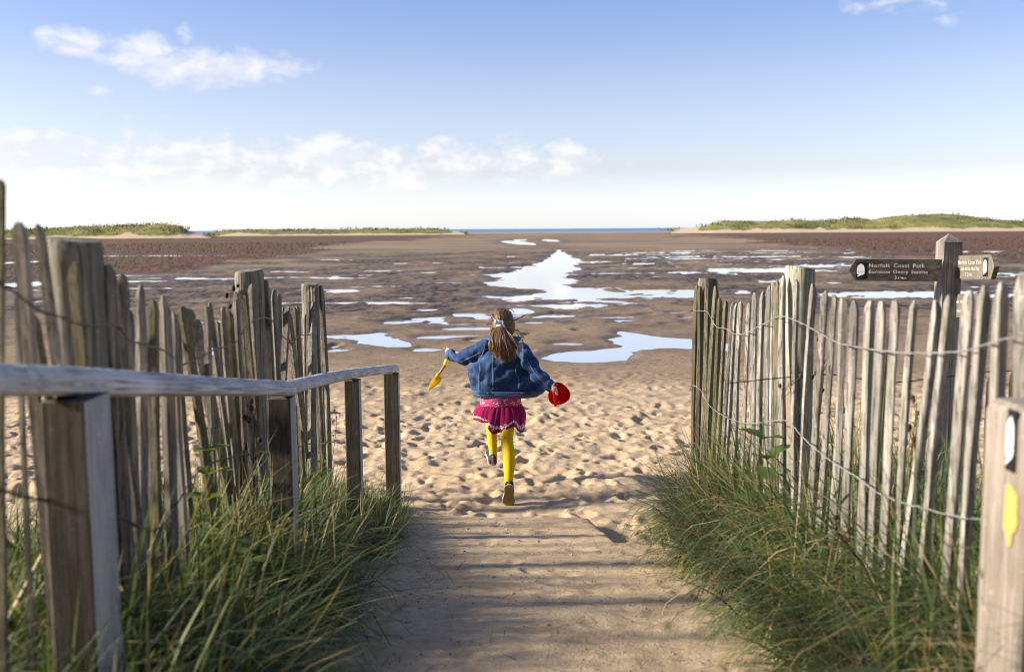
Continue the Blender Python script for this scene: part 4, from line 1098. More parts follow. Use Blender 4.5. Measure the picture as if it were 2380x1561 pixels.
# ------------------------------------------------------------------ unseen additions for the light: bushy hummock shades the path, pines dim the sky
hx, hy, hr = -6.0, 1.2, 3.4
n_, k_ = 48, 14; V = [(hx, hy, 1.6)]; Fc = []
for i in range(1, k_ + 1):
    f = i / k_
    for j in range(n_):
        a = 2 * math.pi * j / n_; rr = hr * f * (1 + .12 * math.sin(3 * a) + .08 * math.sin(5 * a + 1))
        x, y_ = hx + rr * math.cos(a) * .8, hy + rr * math.sin(a)
        V.append((x, y_, 1.6 * (.5 + .5 * math.cos(math.pi * f)) + .06 * math.sin(x * 3 + y_ * 2) * (1 - f) - .1 * f))
for j in range(n_): Fc.append((0, 1 + j, 1 + (j + 1) % n_))
for i in range(k_ - 1):
    for j in range(n_):
        a, b = 1 + i * n_ + j, 1 + i * n_ + (j + 1) % n_; Fc.append((a, a + n_, b + n_, b))
hm = put_mesh('dune', V, Fc, M['dune'], smooth=True); tag(hm, 'small unseen sandy hummock added outside the left paling fence to shade the path', 'dune', kind='structure')
def bush(x, y_, z, rx, rz, seed, label):  # out-of-view bush added as a shade caster for the path
    r2 = np.random.default_rng(seed); o = thing('shade_bush', (x, y_, z), label, 'bush')
    N = 5200; d = r2.normal(0, 1, (N, 3)); d /= np.linalg.norm(d, axis=1)[:, None]; rr = r2.uniform(.35, 1, N)[:, None] ** .6 * (1 + .25 * np.sin(d[:, :1] * 5 + seed) * np.cos(d[:, 1:2] * 4))
    P = d * rr * [rx, rx, rz] + [x, y_, z + rz * .95]
    blade_mesh('foliage', P, r2.uniform(.05, .10, N), r2.uniform(0, 6.28, N), r2.uniform(-1, 1, N), r2.uniform(-.4, .6, N), r2.uniform(.018, .034, N), pick(N, [(.07, .09, .045), (.10, .12, .06)], [1, 1]), M['grass'], 2, parent=o)
    mb = MB()
    for i in range(9):
        a = i * .7 + seed; mb.tube([(x, y_, z - .1), (x + .3 * rx * math.cos(a), y_ + .3 * rx * math.sin(a), z + rz * .7), (x + .7 * rx * math.cos(a), y_ + .7 * rx * math.sin(a), z + rz * 1.4)], [.022, .015, .006], 6)
    mb.build('branches', M['stake'], o)
for i, (x, y_, rx, rz, l) in enumerate([(-5.6, 3.1, .9, .60, 'unseen leafy thorn bush added for shade on the seaward side of the sandy hummock'), (-5.9, 1.6, 1.1, .64, 'unseen broad thorn bush added for shade on the crown of the sandy hummock'), (-5.7, .0, 1.0, .6, 'unseen thorn bush added for shade on the landward side of the sandy hummock')]):
    f = min(1, math.hypot((x - hx) / .8, y_ - hy) / hr); bush(x, y_, 1.6 * (.5 + .5 * math.cos(math.pi * f)) - .08, rx, rz, i + 1, l)
r2 = np.random.default_rng(44)  # unseen pine belt, added to cut skylight from behind the camera
mb = MB(); lf = []
for i in range(34):
    x, y_ = -34 + i * 2.1 + r2.uniform(-.8, .8), -13 - (i % 3) * 4 + r2.uniform(-1, 1); hgt = r2.uniform(11, 15)
    mb.tube([(x, y_, -.2), (x + .2, y_, hgt * .5), (x, y_ + .2, hgt)], [.22, .16, .05], 7)
    N = 520; f = r2.uniform(.22, 1, N); rad_ = 2.6 * (1.08 - f) + .5; a = r2.uniform(0, 6.28, N); q_ = r2.uniform(.2, 1, N) ** .5 * rad_
    lf.append(np.stack([x + q_ * np.cos(a), y_ + q_ * np.sin(a), f * hgt - q_ * .1], -1))
pw = mb.build('pine_screen', M['stake'], None); tag(pw, 'unseen trunks of the pine belt added behind the path entrance to dim the sky', 'wood', kind='stuff')
lf = np.concatenate(lf); N = len(lf)
pf = blade_mesh('pine_screen_foliage', lf, r2.uniform(.8, 1.6, N), r2.uniform(0, 6.28, N), r2.uniform(.4, 1.5, N), r2.uniform(0, .6, N), r2.uniform(.6, 1.1, N), pick(N, [(.03, .05, .02), (.045, .065, .028)], [1, 1]), M['grass'], 2)
tag(pf, 'unseen dark green needle crowns of the pine belt added to dim the sky behind the path', 'wood', kind='stuff')
# ------------------------------------------------------------------ the running child
def K(x, y_, Y_): return at_y(412.5 + x * .14418, 295 + y_ * .14418, Y_)
def cmat(name, c, rough=.8, var=.15, scale=60, spec=.2): return plain(name, c, rough, spec, var, scale)
g = material('skin', .55, .35)
g.put(g.b.inputs[0], g.mix(g.noise(g.obj, 30, 3), (.62, .36, .25), (.72, .43, .31)))
g.b.inputs['Subsurface Weight'].default_value = .1; g.b.inputs['Subsurface Radius'].default_value = (.01, .004, .002); M['skin'] = g.mat
g = material('denim', .85, .15)
v = g.obj
st_ = g.noise(g.vmul(v, (60, 60, 9)), 1.0, 4, .6); wr = g.noise(v, 9, 4, .6); tw_n = g.noise(g.vmul(v, (900, 900, 500)), 1.0, 1)
fd = g.n('ShaderNodeAttribute', attribute_name='fade').outputs['Fac']
c = g.mix(g.ss(st_, .35, .65), (.011, .030, .100), (.022, .056, .150))
c = g.mix(g.ss(wr, .45, .68, 0, .45), c, (.045, .095, .20))
c = g.mix(g.m('MULTIPLY', fd, .75, clamp=True), c, (.10, .175, .31))
c = g.mix(g.ss(tw_n, .5, .8, 0, .3), c, (.16, .24, .36))
g.put(g.b.inputs[0], c); bump(g, g.m('ADD', wr, g.m('MULTIPLY', st_, .3)), .5, .012); M['denim'] = g.mat
M['stitch'] = cmat('denim_stitching', (.14, .21, .33)); M['denimdark'] = cmat('denim_trim', (.018, .045, .13)); M['button'] = cmat('brass_button', (.10, .055, .03), .4)
M['buttonhole'] = cmat('orange_thread', (.42, .22, .05))
g = material('ribbed_tights', .85, .15)
ua = g.n('ShaderNodeUVMap'); uu, vv_, _ = g.sep(ua.outputs[0])
rib = g.m('SINE', g.m('MULTIPLY', uu, 6.2832 * 26))
c = g.mix(g.ss(rib, .72, .97), (.78, .50, .015), (.42, .24, .006))
g.put(g.b.inputs[0], g.mix(g.noise(g.obj, 14, 3), c, (.66, .42, .012))); M['tights'] = g.mat
g = material('skirt_cloth', .85, .15)
ua = g.n('ShaderNodeUVMap'); uu, vv_, _ = g.sep(ua.outputs[0])
base = g.mix(g.noise(g.obj, 35, 3), (.23, .006, .06), (.34, .012, .095))
wav = g.m('MULTIPLY', g.m('SINE', g.m('MULTIPLY', uu, 6.2832 * 8)), .055)
dv = g.m('ABSOLUTE', g.m('SUBTRACT', vv_, g.m('ADD', .80, wav)))
line = g.m('SUBTRACT', 1.0, g.ss(dv, .012, .022))
uvv = g.xyz(g.m('MULTIPLY', uu, 42.0), g.m('MULTIPLY', vv_, 15.0), 0.0)
dots = g.m('SUBTRACT', 1.0, g.ss(g.vor(uvv, 1.0), .26, .36))
band = g.m('MULTIPLY', g.ss(vv_, .66, .72), g.m('SUBTRACT', 1.0, g.ss(vv_, .90, .93)))
patch = g.ss(g.noise(g.xyz(g.m('MULTIPLY', uu, 16.0), g.m('MULTIPLY', vv_, 6.0), 2.0), 1.0, 2), .44, .50)
leafy = g.m('MULTIPLY', g.m('MULTIPLY', g.m('SUBTRACT', 1.0, g.ss(dv, .05, .075)), 1.0), g.ss(g.m('SINE', g.m('MULTIPLY', uu, 6.2832 * 64)), -.1, .4))
emb = g.m('MAXIMUM', g.m('MAXIMUM', g.m('MULTIPLY', line, band), g.m('MULTIPLY', g.m('MULTIPLY', dots, band), patch)), g.m('MULTIPLY', leafy, band))
g.put(g.b.inputs[0], g.mix(g.m('MULTIPLY', emb, .9), base, (.78, .72, .72))); bump(g, emb, .4, .002); M['skirt'] = g.mat
g = material('printed_top', .85, .15)
ua = g.n('ShaderNodeUVMap'); uvv = g.vmul(ua.outputs[0], (46, 7.5, 1))
vd = g.vor(uvv, 1.0); jag = g.noise(ua.outputs[0], 260, 2)
spots = g.m('SUBTRACT', 1.0, g.ss(g.m('ADD', vd, g.m('MULTIPLY', g.m('SUBTRACT', jag, .5), .5)), .24, .32))
g.put(g.b.inputs[0], g.mix(g.m('MULTIPLY', spots, .95), (.52, .075, .17), (.85, .78, .80))); M['top'] = g.mat
M['pinkhem'] = cmat('magenta_hem', (.50, .02, .20))
def hairmat():
    g = material('hair', .38, .5)
    a = g.n('ShaderNodeAttribute', attribute_name='tint').outputs['Color']
    g.t.links.new(a, g.b.inputs[0]); return g.mat
M['hair'] = hairmat()
M['bow'] = (lambda g: (g.put(g.b.inputs[0], g.mix(g.ss(g.vor(g.vmul(g.obj, (70, 70, 70)), 1.0), .22, .3), (.35, .28, .55), (.82, .80, .82))), g.mat)[1])(material('printed_ribbon', .7, .2))
M['navy'] = cmat('navy_canvas', (.035, .042, .085), .85, .3, 30); M['soleside'] = cmat('white_rubber', (.50, .47, .42), .7, .25, 40)
g = material('gum_sole', .75, .25)
wv3 = g.n('ShaderNodeTexWave'); g.put(wv3.inputs['Vector'], g.obj); wv3.inputs['Scale'].default_value = 70
g.put(g.b.inputs[0], g.mix(g.noise(g.obj, 28, 5), g.mix(wv3.outputs['Fac'], (.34, .24, .07), (.46, .33, .11)), (.20, .145, .05))); M['sole'] = g.mat
M['tan'] = cmat('tan_leather', (.24, .15, .10)); 

def toyplastic(name, c):
    g = material(name, .35, .5); n = g.noise(g.obj, 20, 2)
    cc = g.mix(n, [x * .95 for x in c], c); g.put(g.b.inputs[0], cc)
    tr = g.n('ShaderNodeBsdfTranslucent'); g.put(tr.inputs[0], cc); mx = g.n('ShaderNodeMixShader'); mx.inputs[0].default_value = .45
    g.t.links.new(g.b.outputs[0], mx.inputs[1]); g.t.links.new(tr.outputs[0], mx.inputs[2]); g.t.links.new(mx.outputs[0], g.t.nodes['Material Output'].inputs[0])
    return g.mat
M['ytoy'] = toyplastic('yellow_plastic', (.90, .72, .012)); M['beech'] = cmat('beech_wood', (.48, .30, .15), .6, .25, 25)
M['rtoy'] = toyplastic('red_plastic', (.85, .014, .016)); M['rope'] = cmat('white_cord', (.72, .70, .66))
M['eye'] = cmat('eye', (.03, .025, .02), .2)

C0 = (K(620, 1470, 5.9).x, 5.95, 0.0)
Gl = thing('person', C0, 'running child in denim jacket, magenta skirt and yellow tights with ponytail', 'person')
def uvset(o, uv):
    l = o.data.uv_layers.new(name='UVMap')
    d = np.array([uv[lp.vertex_index] for lp in o.data.loops], dtype=np.float32); l.data.foreach_set('uv', d.ravel())
def cone(mb, a, b, ra, rb, n=12):
    a, b = Vector(a), Vector(b); mb.tube([a, b], [ra, rb], n); mb.ball(a, ra, n, 8); mb.ball(b, rb, n, 8)
# --- body
hd = K(625, 203, 6.33)
neck, chest, pelvis = K(622, 335, 6.30), K(620, 450, 6.29), K(622, 770, 6.24)
lsh, lel, lwr = K(500, 372, 6.27), K(345, 432, 6.31), K(262, 402, 6.40)
rsh, rel, rwr = K(752, 385, 6.25), K(858, 532, 6.13), K(972, 642, 6.05)
mb = MB()
mb.ball(hd, (.071, .084, .098), 20, 14)
mb.ball(hd + Vector((0, .03, -.045)), (.055, .058, .055), 16, 10)             # jaw
cone(mb, hd + Vector((0, .086, -.012)), hd + Vector((0, .097, -.028)), .007, .011, 8)   # nose
for s in (-1, 1):
    mb.ball(hd + Vector((s * .071, .0, -.022)), (.010, .019, .027), 10, 8)    # ears
    mb.ball(hd + Vector((s * .012, .078, -.058)), (.014, .009, .006), 8, 6)   # lips
    mb.ball(hd + Vector((s * .034, .066, -.022)), (.020, .014, .018), 8, 6)   # cheeks
cone(mb, hd + Vector((0, -.01, -.06)), neck, .036, .040)
cone(mb, neck, chest, .05, .085); cone(mb, chest, pelvis, .085, .085)
for a, b, c_ in ((lsh, lel, lwr), (rsh, rel, rwr)):
    cone(mb, a, b, .040, .031); cone(mb, b, c_, .031, .0215); cone(mb, chest, a, .06, .04)
rhip, rkn, rank = K(655, 800, 6.22), K(657, 1010, 6.06), K(668, 1315, 5.90)
lhip, lkn, lank = K(585, 800, 6.24), K(548, 835, 6.47), K(560, 1125, 6.40)
cone(mb, rhip, rkn, .058, .034); cone(mb, rkn, rank, .032, .022); cone(mb, lhip, lkn, .058, .034); cone(mb, lkn, lank, .030, .021)
for a in (rhip, lhip): cone(mb, pelvis, a, .075, .058)
# right hand: palm and five fingers closed round the bucket grip
gripA, gripB = K(977, 655, 6.035), K(992, 765, 6.015)
gd = (gripB - gripA).normalized()
def hand(mb, wr, palmc, axis, palm_n, out, fl, grip_r):
    """axis: direction of the held bar (index to little finger); palm_n: from palm to bar; out: wrist to knuckles"""
    cone(mb, wr, palmc, .0175, .017, 10)
    for i in range(4):
        k = palmc + out * .012 + axis * ((i - 1.5) * .0125) - palm_n * .004
        mb.ball(k, .0088, 8, 6)
        L = (fl * (.9, 1.0, .95, .78)[i])
        p1 = k + out * (L * .36) + palm_n * (L * .18); p2 = p1 + palm_n * (L * .36) - out * (L * .06); p3 = p2 - out * (L * .34) + palm_n * (L * .05)
        cone(mb, k, p1, .0062, .006, 8); cone(mb, p1, p2, .006, .0056, 8); cone(mb, p2, p3, .0056, .005, 8)
    t0 = palmc - axis * .018 - out * .008; t1 = t0 + palm_n * .020 - axis * .006; t2 = t1 + palm_n * .012 + out * .014 + axis * .006
    cone(mb, palmc, t0, .013, .009, 8); cone(mb, t0, t1, .008, .0068, 8); cone(mb, t1, t2, .0066, .0055, 8)
rp_ = K(987, 655, 6.03)
hand(mb, rwr, rp_ + Vector((-.004, -.004, .004)), gd, Vector((-.35, .9, -.15)).normalized(), Vector((.75, -.15, -.62)).normalized(), .040, .007)
sA, sB = K(262, 393, 6.425), K(240, 450, 6.42)
sd_ = (sB - sA).normalized()
hand(mb, lwr, K(258, 398, 6.425), sd_, Vector((-.25, .95, .05)).normalized(), Vector((-.8, .2, .45)).normalized(), .040, .007)
V, Fc, Nn = remeshed(mb, .0042, 3)
body = put_mesh('body', V, Fc, M['skin'], Gl, True)
for s in (-1, 1):
    e = MB(); e.ball(hd + Vector((s * .030, .076, .002)), .008, 8, 6); e.build('eye', M['eye'], body, True)

# --- jacket
secs = [  # y, left x, right x, depth radius, centre Y
    (690, 436, 868, .098, 6.245), (672, 424, 905, .104, 6.245), (645, 412, 920, .110, 6.248), (600, 396, 868, .113, 6.252), (550, 382, 836, .113, 6.256), (500, 385, 806, .110, 6.26), (455, 440, 792, .104, 6.263), (410, 476, 786, .094, 6.268), (375, 486, 776, .082, 6.275), (350, 500, 762, .068, 6.28), (330, 545, 712, .056, 6.29), (312, 570, 684, .048, 6.30)]
def sec_ring(y_, xl, xr, d, Yc, n=40, grow=0.0):
    l, r2 = K(xl, y_, Yc), K(xr, y_, Yc); c = (l + r2) / 2; hx = (r2 - l).length / 2 + grow
    ux_ = (r2 - l).normalized(); out = []
    for j in range(n):
        q_ = 2 * math.pi * j / n; cs, sn_ = math.cos(q_), math.sin(q_)
        e = .82
        out.append(c + ux_ * (hx * math.copysign(abs(cs) ** e, cs)) + Vector((0, 1, 0)) * ((d + grow) * math.copysign(abs(sn_) ** e, sn_)))
    return out
mb = MB(); mb.loft([sec_ring(*s) for s in secs])
jl = [K(498, 372, 6.27), K(425, 398, 6.285), K(342, 436, 6.31), K(290, 424, 6.355), K(254, 408, 6.40)]
jr = [K(752, 388, 6.25), K(806, 455, 6.19), K(858, 532, 6.13), K(915, 590, 6.09), K(962, 634, 6.058)]
for P, rr in ((jl, [.060, .052, .047, .040, .034]), (jr, [.060, .053, .047, .039, .034])):
    for i in range(4): cone(mb, P[i], P[i + 1], rr[i], rr[i + 1], 16) if i < 3 else mb.tube([P[3], P[4]], [rr[3], rr[4]], 16)
V, Fc, Nn = remeshed(mb, .0058, 4)
V2, fade_ = [], []
for p, n_ in zip(V, Nn):
    # folds: drag lines from the armpits, creases on the sleeves, a soft billow in the back
    q_ = p - Vector(C0)
    d = .011 * mnoise.noise(Vector((q_.x * 9, q_.y * 6, q_.z * 12))) + .0075 * mnoise.noise(Vector((q_.x * 26 + q_.z * 14, q_.y * 20, q_.z * 30 - q_.x * 10)))
    sl_ = min((p - a).length for a in (jl[2], jl[3], jr[2], jr[3]))
    if sl_ < .12: d += .008 * math.sin((q_.x * 60 + q_.z * 75) + 4 * mnoise.noise(q_ * 8)) * (1 - sl_ / .12)
    drag = math.sin((q_.z * 1.0 - q_.x * .45) * 62 + 3 * mnoise.noise(q_ * 7)) * max(0, 1 - abs(q_.z - .74) / .16) * max(0, min(1, (q_.x + .02) / .1))
    d += .011 * drag
    V2.append(p + n_ * d)
    fade_.append(max(0, min(1, .10 + d * 34 + .6 * mnoise.noise(q_ * 13) + (.35 if abs(q_.x) < .05 and .78 < q_.z < .9 else 0))))
jk = put_mesh('denim_jacket', V2, Fc, M['denim'], Gl, True)
a = jk.data.attributes.new('fade', 'FLOAT', 'POINT'); a.data.foreach_set('value', np.array(fade_, dtype=np.float32))
jk['label'] = 'blue denim jacket flying open to the right'
bvh = BVHTree.FromPolygons([Vector(v_) for v_ in V2], Fc)
def on_jacket(x, y_, lift=.0015):
    tgt = K(x, y_, 6.0); d = (tgt - CAM).normalized(); h = bvh.ray_cast(CAM, d)
    return None if h[0] is None else h[0] - d * lift
def seam(pts, rad, name, mat, n=26):
    P = [on_jacket(p[0], p[1]) for p in spline(pts, n)]; P = [p for p in P if p is not None]
    if len(P) > 2:
        keep = [P[0]]
        for p in P[1:]:
            if (p - keep[-1]).length < .06: keep.append(p)
        mb = MB(); mb.tube(keep, rad, 5); return mb.build(name, mat, jk, True)
for pts in ([(556, 372), (554, 470), (556, 560), (560, 652)], [(470, 470), (462, 560), (460, 650)], [(722, 470), (715, 540), (735, 580), (738, 645)], [(505, 372), (620, 366), (740, 378)], [(498, 335), (496, 380), (470, 440)], [(762, 350), (770, 420), (752, 470)], [(470, 395), (400, 432), (330, 462)], [(785, 430), (850, 540), (930, 630)], [(392, 520), (398, 560), (390, 590)]):
    seam(pts, .0022, 'seam', M['stitch'])
    seam([(x + 6, y_ + 2) for x, y_ in pts], .0011, 'seam', M['stitch'])
# waistband: a separate strip standing off the body of the jacket
mb = MB(); rings = [sec_ring(696, 440, 868, .100, 6.245, 48, .004), sec_ring(690, 434, 872, .100, 6.245, 48, .0065), sec_ring(668, 422, 906, .106, 6.245, 48, .0075), sec_ring(650, 412, 920, .110, 6.247, 48, .006), sec_ring(648, 413, 919, .110, 6.247, 48, .002)]
mb.loft(rings, True, False); wb = mb.build('waistband', M['denim'], jk, True)
a = wb.data.attributes.new('fade', 'FLOAT', 'POINT'); a.data.foreach_set('value', np.full(len(wb.data.vertices), .75, dtype=np.float32))
wbt = BVHTree.FromPolygons([Vector(v_) for v_ in mb.v], mb.f)
def on_wb(x, y_, lift):
    d = (K(x, y_, 6.0) - CAM).normalized(); h = wbt.ray_cast(CAM, d); return (h[0] if h[0] else K(x, y_, 6.14)) - d * lift
for x0, x1, bx_ in ((458, 545, 528), (752, 820, 768)):
    mb = MB(); n = 8; top_ = [on_wb(x0 + (x1 - x0) * i / n, 668, .002) for i in range(n + 1)]; bot = [on_wb(x0 + (x1 - x0) * i / n, 690 - (3 if i in (0, n) else 0), .002) for i in range(n + 1)]
    mb.add(top_ + bot, [(i, i + 1, n + 2 + i, n + 1 + i) for i in range(n)]); tb = mb.build('waist_tab', M['denimdark'], wb)
    mb = MB(); mb.ball(on_wb(bx_, 679, .004), (.0065, .003, .0065), 10, 6); mb.build('button', M['button'], wb, True)
    mb = MB(); mb.tube([on_wb(bx_ - 14, 677, .004), on_wb(bx_ + 12, 676, .004)], .0014, 5); mb.build('buttonhole', M['buttonhole'], wb, True)
for x0, y0, x1, y1 in ((415, 655, 905, 645), (432, 691, 868, 684)):
    mb = MB(); mb.tube([on_wb(x0 + (x1 - x0) * i / 24, y0 + (y1 - y0) * i / 24 + 5 * math.sin(i / 24 * 3.14), .001) for i in range(25)], .0013, 5); mb.build('seam', M['stitch'], wb, True)
# collar and cuffs
mb = MB(); n = 22; R1, R2, R3 = [], [], []
for i in range(n + 1):
    q_ = R(-215) + R(250) * i / n; cs, sn_ = math.cos(q_), math.sin(q_)
    tip_ = max(0, abs(i / n - .5) * 2 - .72) / .28
    c = K(625, 318, 6.30)
    R1.append(c + Vector((.052 * cs, .050 * sn_, .022))); R2.append(c + Vector((.066 * cs, .066 * sn_, .020 + .006 * tip_))); R3.append(c + Vector(((.092 + .055 * tip_) * cs, .088 * sn_, -.012 + .030 * tip_)))
mb.loft([R1, R2, R3], False, False, closed=False)
cl = mb.build('collar', M['denim'], jk, True); so_ = cl.modifiers.new('s', 'SOLIDIFY'); so_.thickness = .005
a = cl.data.attributes.new('fade', 'FLOAT', 'POINT'); a.data.foreach_set('value', np.full(len(cl.data.vertices), .35, dtype=np.float32))
for P, rr in ((jl, .0355), (jr, .0355)):
    d = (P[4] - P[3]).normalized(); e = P[4] + d * .004
    mb = MB(); mb.tube([e - d * .040, e - d * .036, e - d * .004, e, e - d * .004, e - d * .02], [rr * .98, rr * 1.06, rr * 1.02, rr * .97, rr * .85, rr * .7], 20, False); cf = mb.build('cuff', M['denim'], jk, True)
    a = cf.data.attributes.new('fade', 'FLOAT', 'POINT'); a.data.foreach_set('value', np.full(len(cf.data.vertices), .6, dtype=np.float32))
    mb = MB(); mb.ball(e - d * .02 + Vector((.004, -rr * 1.02, .006)), (.006, .003, .006), 9, 6); mb.build('button', M['button'], cf, True)

# --- top and skirt
def ell(y_, xl, xr, d, Yc, n, amp=0, k=9, ph=0):
    l, r2 = K(xl, y_, Yc), K(xr, y_, Yc); c = (l + r2) / 2; hx = (r2 - l).length / 2
    return [c + Vector(((hx * (1 + amp * math.sin(k * 2 * math.pi * j / n + ph))) * math.cos(2 * math.pi * j / n), (d * (1 + amp * math.sin(k * 2 * math.pi * j / n + ph))) * math.sin(2 * math.pi * j / n), 0)) for j in range(n)]
n = 72; ys_t = [672, 695, 715, 735, 752, 757, 750]
mb = MB(); rings = []
for i, y_ in enumerate(ys_t):
    f = min(1, (y_ - 672) / 85); gshr = .006 if i == 6 else 0
    rings.append(ell(y_, 474 - 6 * f + (6 if i == 6 else 0), 748 + 8 * f - (6 if i == 6 else 0), .098 + .006 * f - gshr, 6.24, n, .02 * f, 7, 1))
mb.loft(rings, True, False); tp_ = mb.build('top', M['top'], Gl, True)
uv = [((j / n), i / 6) for i in range(7) for j in range(n)]; uvset(tp_, uv)
mb = MB(); P = [K(640, 690, 6.128), K(700, 690, 6.135), K(748, 688, 6.16), K(752, 716, 6.155), K(742, 720, 6.15), K(700, 706, 6.13)]
mb.add(P, [tuple(range(6))]); pk = mb.build('under_hem', M['pinkhem'], tp_); so_ = pk.modifiers.new('s', 'SOLIDIFY'); so_.thickness = .003
hem = [(180, 417, 828, 6.33), (200, 432, 861, 6.24), (222, 482, 881, 6.17), (238, 532, 884, 6.135), (248, 522, 921, 6.085), (260, 556, 966, 6.07), (272, 600, 952, 6.085), (285, 655, 930, 6.065), (300, 705, 908, 6.075), (315, 722, 928, 6.11), (330, 748, 952, 6.12), (345, 772, 945, 6.17), (360, 777, 895, 6.25), (390, 765, 880, 6.34), (420, 700, 890, 6.40), (450, 620, 860, 6.50), (480, 540, 840, 6.54), (510, 450, 835, 6.44), (540, 417, 828, 6.33)]
ang = np.array([h[0] for h in hem], float); hp = np.array([tuple(K(h[1], h[2], h[3])) for h in hem])
n = 120; nv = 15; mb = MB(); rings = []; uv = []
wl_, wr_ = K(480, 748, 6.24), K(750, 748, 6.24); wc = (wl_ + wr_) / 2; whx = (wr_ - wl_).length / 2
def hem_at(q_):
    q_ = (q_ - 180) % 360 + 180
    i = np.searchsorted(ang, q_, side='right') - 1; i = min(max(i, 0), len(ang) - 2); u = (q_ - ang[i]) / (ang[i + 1] - ang[i])
    m1 = len(ang) - 1
    p = [hp[(i + k) % m1] if not (0 <= i + k <= m1) else hp[i + k] for k in (-1, 0, 1, 2)]
    u2 = u * u * (3 - 2 * u)
    return Vector(p[1] * (1 - u) + p[2] * u) * .5 + Vector(p[1] * (1 - u2) + p[2] * u2) * .5
for i in range(nv):
    f = i / (nv - 1); rg = []
    for j in range(n):
        q_ = 2 * math.pi * j / n; top_ = wc + Vector((whx * math.cos(q_), .096 * math.sin(q_), 0))
        h = hem_at(math.degrees(q_)); p = top_.lerp(h, f)
        out = Vector((math.cos(q_), math.sin(q_), 0))
        gather = .0055 * math.sin(q_ * 30 + 2 * math.sin(q_ * 3)) * (1 - abs(f - .3) * 1.3) + .004 * math.sin(q_ * 13 + 1) * f
        bulge = .014 * math.sin(math.pi * min(1, f * 1.02)) * (1 if f > .22 else f / .22)
        rg.append(p + out * (bulge + gather)); uv.append((j / n, f))
    rings.append(rg)
mb.loft(rings, False, False); sk = mb.build('skirt', M['skirt'], Gl, True); uvset(sk, uv)
so_ = sk.modifiers.new('s', 'SOLIDIFY'); so_.thickness = .003; so_.offset = -1
for f_, rr_ in ((.22, .0016),):
    i = 3; mb = MB(); ring = rings[i] + rings[i][:1]; mb.tube([p + Vector((0, -.001, 0)) for p in ring], .0018, 4, False); mb.build('gathering_seam', M['pinkhem'], sk, True)

# --- tights
def leg(keys, name):
    Q = spline(keys, 26); mb = MB(); rings = []; n = 40; uv = []
    pts = [K(q_[0], q_[1], q_[2]) for q_ in Q]
    for i, (p, q_) in enumerate(zip(pts, Q)):
        t = (pts[min(i + 1, 25)] - pts[max(i - 1, 0)]).normalized(); a = t.cross(Vector((0, 1, 0))).normalized(); b = t.cross(a)
        if a.x < 0: a, b = -a, -b
        ring = []
        for j in range(n):
            an = 2 * math.pi * j / n; rr = q_[3] * (1 + .008 * math.sin(an * 26))
            ring.append(p + a * (rr * math.cos(an)) + b * (rr * 1.06 * math.sin(an))); uv.append((j / n, i / 25))
        rings.append(ring)
    mb.loft(rings); o = mb.build(name, M['tights'], Gl, True); uvset(o, uv); return o
leg([(650, 800, 6.22, .066), (655, 890, 6.155, .050), (657, 945, 6.10, .0415), (656, 1012, 6.055, .0385), (664, 1075, 6.015, .0390), (668, 1130, 5.98, .0375), (669, 1210, 5.94, .0320), (668, 1290, 5.905, .0270), (668, 1335, 5.89, .0265)], 'tights')
leg([(592, 800, 6.25, .066), (565, 815, 6.37, .055), (549, 835, 6.46, .042), (549, 905, 6.45, .0370), (551, 965, 6.43, .0345), (556, 1035, 6.41, .0300), (560, 1090, 6.40, .0265), (560, 1135, 6.395, .0265)], 'tights')

# --- shoes
def shoe(heel, toe, nrm_up, label):
    """heel/toe: ends of the sole's ground line; nrm_up: from sole into the foot"""
    heel, toe = Vector(heel), Vector(toe); fx = (toe - heel).normalized(); L = (toe - heel).length
    up = (nrm_up - fx * nrm_up.dot(fx)).normalized(); sd = up.cross(fx)
    o = MB()
    prof = [(0, .006), (.025, .017), (.07, .0245), (.13, .0275), (.25, .0265), (.4, .026), (.54, .031), (.67, .0365), (.78, .0365), (.87, .0315), (.94, .023), (.98, .013), (1, .004)]
    def outline(s, off):
        l = [heel + fx * (f * L) + sd * ((w_ * s) + .0035 * math.sin(f * 3.1)) + up * off for f, w_ in prof]; r2 = [heel + fx * (f * L) + sd * (-(w_ * s) + .0035 * math.sin(f * 3.1)) + up * off for f, w_ in prof]
        return l + r2[::-1]
    root = MB()
    # upper: sections across the foot
    rings = []
    for f, w_, h_, op in [(.015, .018, .050, 0), (.06, .027, .056, .0), (.16, .0295, .058, .0), (.30, .029, .054, 0), (.42, .0285, .050, 0), (.55, .031, .048, 0), (.7, .0345, .041, 0), (.84, .034, .033, 0), (.94, .024, .026, 0), (.985, .010, .021, 0)]:
        c = heel + fx * (f * L) + up * .010; rings.append([c + sd * (w_ * math.cos(a)) + up * (h_ * max(math.sin(a), -.05)) for a in [2 * math.pi * j / 18 for j in range(18)]])
    root.loft(rings); sh = root.build('shoe', M['navy'], Gl, True)
    sh['label'] = label
    s1 = MB(); A, B = outline(1.02, .0), outline(1.06, .004); C, D_ = outline(1.06, .014), outline(.98, .017); s1.loft([A, B, C, D_], False, False); s1.build('sole_edge', M['soleside'], sh, True)
    s2 = MB(); A2 = outline(1.0, -.0012); s2.f.append(tuple(range(len(A2)))); s2.v += [tuple(p) for p in A2]; n2 = len(A2); B2 = outline(1.02, .003); s2.loft([A2, B2], False, False); s2.build('outsole', M['sole'], sh)
    t_ = MB(); t_.tube([heel + fx * .004 + up * .020 - fx * .006, heel - fx * .001 + up * .040 - fx * .003, heel + fx * .002 + up * .058, heel + fx * .008 + up * .070, heel + fx * .014 + up * .060], [.0075, .0075, .007, .0065, .006], 8, True, .45); t_.build('heel_tab', M['tan'], sh, True)
    return sh
shoe(K(671, 1316, 5.845), K(670, 1462, 5.925), Vector((0, 1, .35)), 'slip-on shoe showing its tan gum sole')
